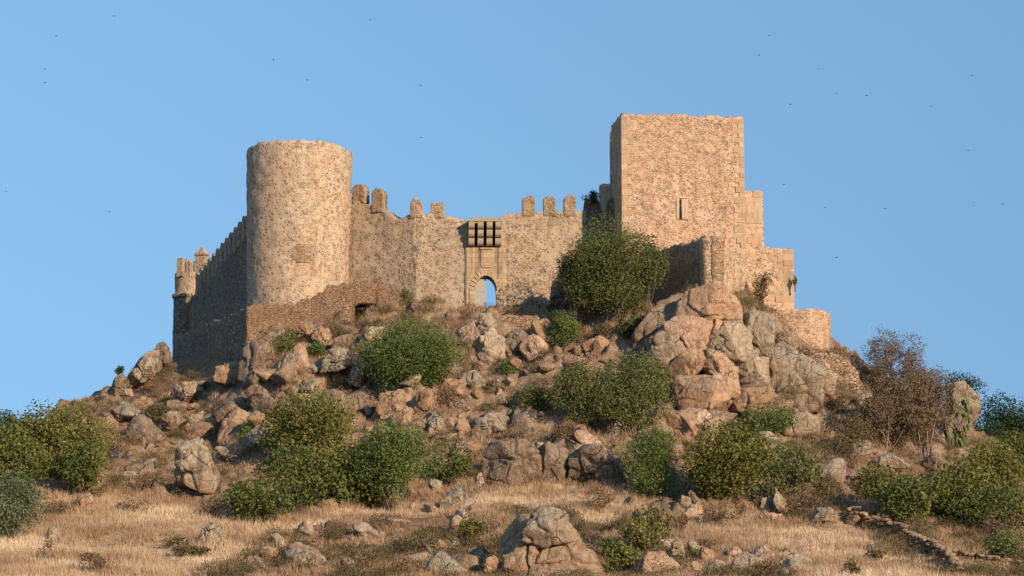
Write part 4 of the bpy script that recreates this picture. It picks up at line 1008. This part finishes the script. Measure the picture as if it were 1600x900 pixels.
def plant(cx, top, bot, w, kind, label, cat='bush', name='bush', Y=None, dens=1.0, size=.2, br=.46, depth=.8, airy=.0, extra=0, group=None, trunk=.07, base=None):
    global vk; vk += 1; rs = np.random.RandomState(3000+vk)
    if base is None and (Y is None or Y < -3):
        Yh = hitgrid(cx, min(bot, 902), Zs); Yh = Yh[1] if Yh is not None else Y
        Y = Yh if Y is None or w < 140 else .5*(Y+Yh)
    wm = w*mpp(Y); rx = wm/2; ry = rx*depth; Yc = Y-ry*.05
    if cat != 'shrub': rx *= 1.2; ry *= 1.15; top -= (bot-top)*.05; bot += (bot-top)*.05
    t_ = at(cx, top, Yc); b_ = at(cx, bot, Yc); c = (t_+b_)/2; rz = (t_[2]-b_[2])/2
    gz = H(c[0], Yc) if base is None else base
    P, Nn, T, B = crown(c, (rx, ry, rz), rs, dens, size, br, airy, extra=extra)
    P[:, 2] = np.where(P[:, 2] < samp(P[:, 0], P[:, 1], Zg), P[:, 2]+rs.uniform(.2, 1.0, len(P)), P[:, 2]); k = P[:, 2] > samp(P[:, 0], P[:, 1], Zg)+.03 if base is None else P[:, 2] > -99; P, Nn, T = P[k], Nn[k], T[k]
    e = empty(name, (c[0], Yc, min(gz, b_[2])), label, cat, group)
    V, F, T = leaves(P, Nn, size, rs, T, .7)
    mesh('crown', V, F, M[kind], e, tint=T, smooth=False)
    parts = []; z0 = min(gz, b_[2]+.2)-.3
    for i in range(2 + min(len(B), 5)):
        q, f = B[i]; s0 = np.array([c[0]+rs.uniform(-.2, .2)*rx*.5, Yc+rs.uniform(-.1, .1), z0]); r0 = trunk*rs.uniform(.5, 1.1)*max(.5, rx/2.5)
        md = s0*.5+q*.5+rs.normal(size=3)*.12*rx; md[0] = s0[0]*.6+q[0]*.4
        parts.append(tube([s0, s0*.75+md*.25+[0, 0, .1], md, q, q+(q-md)/max(.01, np.linalg.norm(q-md))*f*rx*.8], [r0, r0*.85, r0*.6, r0*.3, .01]))
    V, F = merge(parts); mesh('trunk', V, F, M['bark' if kind not in ('rust', 'dryleaf') else 'twig'], e)
    PLANTS.append(e); return e

plant(957, 344, 496, 152, 'oak', 'large spreading evergreen tree against the corner of the keep', 'tree', 'tree', Y=-8.5, size=.15, br=.45, extra=12, trunk=.2)
plant(898, 392, 470, 62, 'oak', 'low side lobe of foliage left of the big tree', 'bush', 'bush', Y=-7.5, size=.15)
plant(1012, 370, 470, 52, 'oak', 'narrow side growth of the tree reaching toward the spur wall', 'bush', 'bush', Y=-8.0, size=.19)
plant(643, 495, 610, 168, 'green', 'large bright green round bush below the outer wall', size=.15, extra=8, Y=-12)
plant(878, 481, 540, 66, 'green', 'small dense green bush right of the gate path', size=.14, Y=-7.5)
plant(912, 566, 668, 98, 'olive', 'left half of the twin olive green bushes below the big tree', size=.15, Y=-15, extra=4)
plant(985, 553, 682, 122, 'olive', 'tall right half of the twin olive green bushes below the big tree', size=.15, Y=-16, extra=8)
plant(488, 616, 770, 160, 'fig', 'yellowish fig tree rising above the thicket left of centre', 'tree', 'fig_tree', Y=-21, size=.22, br=.43, extra=6)
plant(484, 690, 814, 164, 'figdark', 'dark leafy fig in the middle of the thicket', 'bush', 'fig_bush', Y=-27, size=.22)
plant(412, 735, 816, 122, 'figdark', 'low fig bush at the left end of the thicket', 'bush', 'fig_bush', Y=-29, size=.22)
plant(556, 672, 808, 142, 'fig', 'rounded fig bush at the foot of the thicket', 'bush', 'fig_bush', Y=-27.5, size=.22)
plant(618, 656, 798, 118, 'green', 'fine leaved green bush at the right end of the thicket', size=.15, Y=-26, extra=4)
plant(706, 686, 756, 84, 'figdark', 'straggling small fig below the boulder pile', 'bush', 'fig_bush', size=.20, airy=.35, Y=-23)
plant(1018, 664, 776, 96, 'green', 'upright green bush right of the dark domed boulder', size=.15, Y=-27, extra=4)
plant(1130, 655, 794, 136, 'fig', 'broad olive brown fig below the cliff', 'bush', 'fig_bush', Y=-26, size=.22, extra=8)
plant(1197, 620, 690, 88, 'green', 'bright green bush at the right foot of the cliff', size=.14, Y=-18)
plant(1230, 684, 790, 104, 'olive', 'grey green bush right of the olive brown fig', size=.2, Y=-25)
plant(1010, 792, 866, 84, 'fig', 'upper clump of the fig bush in the foreground', 'bush', 'fig_bush', size=.22, Y=-47)
plant(968, 838, 898, 62, 'figdark', 'lower left clump of the fig bush in the foreground', 'bush', 'fig_bush', size=.2, Y=-50)
plant(88, 622, 778, 170, 'fig', 'large yellowing fig at the left side of the hill', 'tree', 'fig_tree', Y=-24, size=.22, extra=10)
plant(15, 655, 785, 120, 'figdark', 'darker fig at the left edge of the picture', 'tree', 'fig_tree', Y=-22, size=.22)
plant(132, 680, 778, 90, 'figdark', 'lower skirt of fig beside the tan rock on the left', 'bush', 'fig_bush', Y=-25, size=.21)
plant(22, 734, 842, 92, 'greyleaf', 'pale grey green bush at the lower left edge', size=.14, Y=-36, extra=4)
plant(12, 642, 700, 60, 'pine', 'dark tree top behind the left edge figs', 'tree', 'tree', Y=-14, size=.2)
plant(1396, 522, 660, 132, 'rust', 'tall rusty brown half bare tree on the right skyline', 'tree', 'dry_tree', Y=-3, size=.12, dens=1.0, airy=.12, extra=12, depth=.6)
plant(1385, 590, 700, 120, 'rust', 'tangle of rusty scrub under the half bare tree', 'bush', 'dry_bush', Y=-8, size=.14, dens=.8, airy=.1, extra=4)
plant(1445, 575, 712, 120, 'rust', 'brown twiggy scrub left of the skyline boulder', 'bush', 'dry_bush', Y=-8, size=.13, dens=.8, airy=.1, extra=4)
plant(1330, 640, 720, 90, 'olivedry', 'half dry bush below the terrace wall', 'bush', 'dry_bush', Y=-12, size=.15, dens=.6, airy=.3)
plant(1500, 582, 634, 84, 'pine', 'dark evergreen crown just behind the skyline boulder', 'tree', 'tree', Y=6, size=.2, airy=.2)
plant(1580, 622, 775, 130, 'pine', 'tall blue green tree at the right edge of the picture', 'tree', 'tree', Y=8, size=.2, extra=6)
plant(1540, 650, 760, 90, 'pine', 'dark tree behind the rock pillar on the right', 'tree', 'tree', Y=4, size=.2)
plant(1556, 688, 805, 140, 'fig', 'upper fig thicket at the right edge', 'bush', 'fig_bush', Y=-17, size=.22, extra=4)
plant(1498, 716, 816, 110, 'fig', 'yellow green fig with rusty leaves right of the flat grey boulder', 'bush', 'fig_bush', Y=-22, size=.22)
plant(1440, 732, 846, 140, 'figdark', 'dark fig above the dry stone wall', 'bush', 'fig_bush', Y=-30, size=.22, extra=4)
plant(1550, 752, 836, 130, 'figdark', 'lower fig thicket near the right edge', 'bush', 'fig_bush', Y=-29, size=.22)
plant(1372, 720, 795, 84, 'fig', 'small fig below the flat grey boulder on the right', 'bush', 'fig_bush', Y=-22, size=.21)
plant(1585, 670, 745, 90, 'figdark', 'dark bush filling the gap under the right edge tree', 'bush', 'fig_bush', Y=-10, size=.20)
plant(1568, 826, 878, 60, 'olive', 'small round bush above the collapsed wall stones', size=.16, Y=-38)
plant(735, 806, 848, 46, 'fig', 'tiny yellow green fig in the scrub left of the granite dome', 'bush', 'fig_bush', size=.15, Y=-44)
plant(794, 565, 593, 32, 'green', 'tiny green tuft below the great pale slab', size=.14, Y=-12)
plant(923, 294, 322, 26, 'pine', 'sprig of greenery growing on the dark wall beside the keep', size=.14, base=28.6, Y=1.4, trunk=.05, airy=.3)
plant(250, 625, 672, 62, 'olivedry', 'yellowish bush on the upper left slope', size=.16, Y=-8)
plant(385, 662, 694, 34, 'green', 'light green tuft above the white topped boulder', size=.15, Y=-18)
plant(432, 508, 562, 62, 'olive', 'green bush on the dark rock below the outer wall', size=.16, Y=-8.8)
plant(492, 532, 566, 36, 'green', 'small green tuft beside the pink cone rock', size=.14, Y=-10)
plant(986, 488, 530, 44, 'oak', 'dark bush in the shadow left of the cliff', size=.16, Y=-11.8)
plant(188, 570, 588, 16, 'pine', 'tiny dark tuft on the left skyline', size=.12, Y=2)
plant(1190, 425, 486, 34, 'olivedry', 'brown plant growing out of the stepped wall', size=.14, base=23.2, Y=-4.2, airy=.2)
plant(1242, 430, 446, 7, 'olive', 'sprig hanging on the right edge of the stepped wall', size=.12, base=24.6, Y=-.2)
plant(850, 882, 912, 80, 'figdark', 'leafy sprigs at the foot of the granite dome', 'bush', 'fig_bush', size=.15, Y=-58)
plant(830, 600, 650, 60, 'oak', 'dark bush left of the twin olive green bushes', size=.14, Y=-15)
plant(300, 850, 870, 56, 'olivedry', 'flat half green bush beside the egg shaped boulder', size=.14, Y=-50)
plant(395, 790, 815, 60, 'olivedry', 'low olive tuft before the thicket', size=.14, Y=-36)
# dry shrubs
for a_ in [(635, 444, 492, 36, 'olivedry', 'dry bush at the broken right end of the outer wall', -3.9), (800, 476, 494, 44, 'dryleaf', 'low brown bush right of the gate', -3.6), (1075, 448, 480, 30, 'dryleaf', 'brown tuft at the foot of the spur wall', -12),
           (1160, 470, 520, 44, 'dryleaf', 'brown shrub right of the crowning boulder', -11.5), (1216, 498, 560, 40, 'dryleaf', 'tall brown shrub against the rounded bastion', -7.5), (1262, 530, 570, 44, 'dryleaf', 'brown shrub on top of the terrace wall', -7),
           (1300, 600, 650, 60, 'dryleaf', 'straw coloured shrub at the foot of the terrace wall', -9.5), (1235, 560, 590, 30, 'dryleaf', 'small brown shrub on the grey crag', -11.5), (940, 498, 538, 44, 'olivedry', 'half green shrub on the shaded boulder', -9.5),
           (905, 548, 590, 60, 'dryleaf', 'reddish shrub above the twin olive bushes', -11), (700, 595, 640, 50, 'dryleaf', 'brown shrub left of the tilted slab', -13), (812, 655, 700, 60, 'dryleaf', 'grey brown shrub above the broad slab', -20),
           (250, 566, 602, 60, 'olivedry', 'yellow brown shrub in front of the skyline crag', -1), (300, 575, 600, 50, 'olivedry', 'greenish shrub at the foot of the shaded outer wall', -1), (190, 660, 710, 70, 'dryleaf', 'wide brown shrub on the left slope', -12),
           (160, 615, 645, 50, 'olivedry', 'dull green shrub on the left skyline', -4), (350, 620, 650, 50, 'olivedry', 'dull shrub below the square brown boulder', -9), (235, 735, 775, 60, 'dryleaf', 'brown shrub left of the lone blotchy boulder', -26),
           (640, 820, 868, 90, 'olivedry', 'wide dull bush in the bottom left scrub', -45), (560, 838, 896, 80, 'dryleaf', 'wispy brown bush at the bottom left', -50), (520, 818, 846, 50, 'olivedry', 'low dull bush at the left of the bottom scrub', -44),
           (700, 825, 870, 80, 'olivedry', 'dark dull bush in the bottom scrub nearest the granite dome', -47), (900, 800, 835, 46, 'dryleaf', 'brown shrub on the right shoulder of the granite dome', -46), (760, 800, 850, 50, 'dryleaf', 'brown shrub on the left shoulder of the granite dome', -46),
           (1060, 800, 830, 40, 'dryleaf', 'straw tuft right of the foreground fig', -38), (1130, 780, 826, 70, 'dryleaf', 'brown shrub between the two stacks of slabs', -34), (1260, 760, 812, 80, 'dryleaf', 'wide brown shrub above the right meadow', -32),
           (930, 755, 800, 80, 'dryleaf', 'rusty shrub below the dark domed boulder', -32), (1290, 740, 790, 70, 'olivedry', 'dull shrub above the brown shrub on the right', -27), (1330, 870, 905, 40, 'olivedry', 'dull tuft left of the dry stone wall', -52),
           (1370, 850, 880, 46, 'olivedry', 'low bush in the shade of the dry stone wall', -44), (1200, 870, 905, 60, 'dryleaf', 'brown bush at the bottom edge right of the knobbly rock', -55), (70, 840, 875, 50, 'dryleaf', 'brown tuft behind the small upright stone', -44),
           (450, 655, 690, 40, 'dryleaf', 'brown twigs left of the fig tree', -17), (600, 560, 600, 40, 'olivedry', 'half dry shrub under the round bush', -12), (1030, 850, 875, 40, 'dryleaf', 'brown tuft beside the pale pointed rock', -47), (1570, 790, 850, 80, 'dryleaf', 'brown scrub at the right edge', -33),
           (530, 505, 532, 50, 'olivedry', 'dull shrub left of the dark doorway', -6.8), (890, 655, 700, 60, 'dryleaf', 'reddish brown shrub above the domed boulder', -20),
           (90, 778, 806, 70, 'dryleaf', 'brown weeds below the left fig', -34), (210, 775, 800, 80, 'dryleaf', 'brown weeds between the left fig and the lone boulder', -34), (330, 776, 806, 70, 'dryleaf', 'brown weeds at the foot of the lone blotchy boulder', -34), (280, 835, 860, 60, 'olivedry', 'half green weeds left of the egg shaped boulder', -45),
           (400, 850, 885, 70, 'olivedry', 'dark weeds left of the bottom lichen boulder', -50), (600, 800, 830, 60, 'dryleaf', 'dry weeds below the rounded fig of the thicket', -38), (800, 812, 850, 44, 'olivedry', 'half green shrub touching the left of the granite dome', -46), (640, 868, 902, 70, 'dryleaf', 'brown bush at the bottom edge left of centre', -53),
           (775, 850, 905, 50, 'olivedry', 'dull weeds hugging the left foot of the granite dome', -52), (935, 850, 905, 40, 'dryleaf', 'brown weeds hugging the right foot of the granite dome', -52), (470, 838, 862, 70, 'olivedry', 'flat weeds above the bottom lichen boulder', -46), (150, 860, 895, 80, 'dryleaf', 'brown weeds at the bottom left of the meadow', -52),
           (1100, 840, 862, 60, 'dryleaf', 'brown fringe at the lower edge of the right meadow', -48), (330, 700, 735, 50, 'dryleaf', 'dry shrub above the lone blotchy boulder', -18), (420, 640, 670, 60, 'olivedry', 'dull shrub behind the fig tree', -14), (530, 585, 612, 50, 'olivedry', 'dull shrub in the shade below the greenish boulder', -11),
           (680, 560, 600, 60, 'dryleaf', 'brown shrub right under the round bush', -11), (860, 590, 625, 60, 'dryleaf', 'rusty shrub left of the twin olive bushes', -13), (770, 590, 615, 30, 'olivedry', 'small dull shrub right of the tilted slab', -12), (1030, 700, 740, 40, 'dryleaf', 'brown shrub above the upright green bush', -22),
           (1180, 560, 590, 24, 'dryleaf', 'tiny dry shrub in a cleft of the cliff', -14.5), (1300, 680, 730, 90, 'olivedry', 'wide dull shrub right of the cream boulder', -15), (1410, 640, 690, 80, 'dryleaf', 'brown scrub left of the upright pale slab', -9), (1350, 730, 770, 60, 'dryleaf', 'brown scrub under the flat grey boulder', -22)]:
    plant(a_[0], a_[1], a_[2], a_[3], a_[4], a_[5], 'shrub', 'dry_shrub', Y=a_[6], size=.12, dens=.55, br=.42, airy=.15, group='dry shrubs scattered over the hill', trunk=.05)

# prickly pear
c0 = at(1490, 700, -8.5); gz = H(c0[0], -8.5); e = empty('prickly_pear', (c0[0], -8.5, gz), 'green prickly pear cactus against the rock pillar', 'cactus')
rs = np.random.RandomState(5); D, F = ico(2); parts = []
for k in range(46):
    t = rs.uniform(0, 1); q = at(1478+rs.uniform(0, 30)+10*t, 704-78*t, -8.7+rs.uniform(-.5, .5)); an = rs.uniform(0, 3.14); b_ = rs.uniform(-.7, .7)
    Rm = np.array([[math.cos(an), -math.sin(an), 0], [math.sin(an), math.cos(an), 0], [0, 0, 1]])@np.array([[1, 0, 0], [0, math.cos(b_), -math.sin(b_)], [0, math.sin(b_), math.cos(b_)]])
    parts.append(((D*np.array([.16, .04, .24]))@Rm.T+q, F))
V, F = merge(parts); mesh('pads', V, F, M['cactus'], e)
V, F = merge([tube([(c0[0]+dx, -8.5, gz-.3), (c0[0]+dx, -8.6, gz+.8), (c0[0]+dx*1.6, -8.7, gz+2)], [.12, .1, .05]) for dx in (-.3, .2)]); mesh('stem', V, F, M['cactus'], e)

# ------------------------------------------------------------------ dry grass and scrub (stuff)
def blades(x, y, hgt, wid, rs, tb):
    n = len(x); z = samp(x, y, Zg); an = rs.uniform(0, 6.28, n); P = np.stack([x, y, z-.03], 1)
    a_ = np.stack([np.cos(an), np.sin(an), an*0], 1)*wid[:, None]; tip = np.stack([rs.normal(0, .28, n)*hgt, rs.normal(0, .28, n)*hgt, hgt], 1)
    V = np.stack([P-a_, P+a_, P+tip], 1).reshape(-1, 3); return V, np.arange(n*3).reshape(n, 3), np.clip(tb+rs.normal(0, .16, n), 0, 1)
rs = np.random.RandomState(12)
def scatter(n, x0, x1, y0, y1, test):
    x = rs.uniform(x0, x1, n); y = rs.uniform(y0, y1, n); k = test(x, y); return x[k], y[k]
x, y = scatter(520000, -32, 32, -68, -22, lambda x, y: rs.uniform(0, 1, len(x)) < meadow(x, y))
cl = noise3(np.stack([x, y, x*0], 1), .8, 3)+.6*noise3(np.stack([x, y, x*0], 1), 3, 4); k = cl > -.42; x, y, cl = x[k], y[k], cl[k]
xy0 = np.stack([x, y*2.2, x*0], 1); pt = fbm(xy0, .16, 4, 6); V, F, T = blades(x, y, .27*rs.uniform(.3, 1.8, len(x))*np.clip(1+.8*cl-.5*pt, .3, 2.2), np.full(len(x), .016), rs, .56+1.1*pt)
tag(mesh('dry_grass', V, F, M['straw'], origin=(0, 0, 0), tint=T, smooth=False), 'straw coloured dry grass of the meadows at the foot of the hill', 'grass', kind='stuff')
x, y = scatter(800000, -42, 42, -62, 1, lambda x, y: (noise3(np.stack([x, y, x*0], 1), .45, 13)+.7*noise3(np.stack([x, y, x*0], 1), 1.7, 14) > -.05) & (meadow(x, y) < .5))
gzv = samp(x, y+.4, Zg)-samp(x, y-.4, Zg); k = abs(gzv) < .95; x, y = x[k], y[k]
V, F, T = blades(x, y, .30*rs.uniform(.4, 1.6, len(x)), np.full(len(x), .018), rs, .28+.25*noise3(np.stack([x, y, x*0], 1), .7, 6))
tag(mesh('slope_grass', V, F, M['straw'], origin=(0, 0, 0), tint=T, smooth=False), 'sparse withered grass between the rocks of the slope', 'grass', kind='stuff')
# low scrub cushions
Ps, Ns, Ts = [], [], []
x, y = scatter(9500, -42, 42, -60, 0, lambda x, y: (noise3(np.stack([x, y, x*0], 1), .3, 43)+.5*noise3(np.stack([x, y, x*0], 1), 1.1, 14) > .02) & (meadow(x, y) < .35))
zz = samp(x, y, Zg)
for a_, b_, c_ in zip(x[:2700], y[:2700], zz[:2700]):
    r_ = rs.uniform(.3, 1.0); n = int(430*r_); d = rs.normal(size=(n, 3)); d /= np.linalg.norm(d, axis=1)[:, None]; d[:, 2] = abs(d[:, 2])
    Ps.append(np.array([a_, b_, c_])+d*r_*np.array([1, 1, .8])*rs.uniform(.4, 1.05, n)[:, None]); Ns.append(d); Ts.append(np.clip(rs.normal(rs.uniform(.1, .75), .18, n), 0, 1))
V, F, T = leaves(np.vstack(Ps), np.vstack(Ns), .10, rs, np.concatenate(Ts), .5)
tag(mesh('low_scrub', V, F, M['olivedry'], origin=(0, 0, 0), tint=T, smooth=False), 'low cushions of olive brown scrub covering the rocky slope', 'scrub', kind='stuff')

# ------------------------------------------------------------------ birds
def bird(px_, py, Y, label, rot):
    c = at(px_, py, Y); D, F = ico(2); body = D*np.array([.028, .10, .028])
    e = empty('bird', c, label, 'bird', 'tiny birds in the sky'); e.rotation_euler = (0, 0, rot)
    bm = [(body, F)]; 
    me = mesh('body', body+c, F, M['bird'], e)
    for sg in (-1, 1):
        V = .45*np.array([(0, .08, 0), (0, -.07, 0), (sg*.17, -.03, .07), (sg*.34, -.12, .03), (sg*.17, .07, .07)]); V2 = V-np.array([0, 0, .012]); V = np.vstack([V, V2])+c
        Fw = [(0, 1, 2, 4), (4, 2, 3), (5, 9, 7, 6), (9, 8, 7), (0, 5, 6, 1), (1, 6, 7, 2), (2, 7, 8, 3), (3, 8, 9, 4), (4, 9, 5, 0)]
        mesh('wing', V, Fw, M['bird'], e, smooth=False)
for k, (a_, b_, l_) in enumerate([(178, 25, 'tiny bird nearest the top edge, left of the round tower'), (88, 56, 'tiny dark bird near the top left corner of the sky'), (70, 108, 'faint bird left of the others at the upper left'),
    (70, 129, 'paler speck of a bird below the faint one at the upper left'), (578, 31, 'tiny bird near the top edge between tower and keep'), (427, 93, 'tiny faint bird high above the left half of the round tower'), (480, 125, 'tiny dark bird high above the round tower'),
    (658, 134, 'tiny bird high above the main wall, right of the round tower'), (658, 215, 'tiny bird above the main wall, level with the tower top'), (1202, 56, 'upper bird of the close pair above the right edge of the keep'), (1186, 86, 'dark lower bird of the close pair above the right edge of the keep'),
    (1278, 108, 'faint bird in the upper sky right of the keep'), (1235, 163, 'bird just right of the keep, level with its top'), (1307, 146, 'faint bird left of the darkest one at the upper right'), (1354, 149, 'darkest small bird in the upper right sky'), (1519, 118, 'bird nearest the top right corner'),
    (1454, 166, 'very faint bird in the upper right sky'), (10, 299, 'tiny bird at the left edge of the sky'), (171, 331, 'tiny bird low in the sky left of the round tower'), (1225, 288, 'bird low beside the narrow wall stub'), (1289, 324, 'faint bird low right of the keep'),
    (1383, 326, 'faint bird low in the middle of the right sky'), (1522, 317, 'darker of two birds low near the right edge'), (1567, 319, 'fainter of two birds low near the right edge'), (1513, 235, 'lone bird midway up near the right edge'), (1307, 402, 'lowest bird right of the stepped wall')]):
    bird(a_, b_, -6+(k*37 % 23), l_, (k*1.7) % 6.28)
print('VERTS', sum(len(m.vertices) for m in bpy.data.meshes))
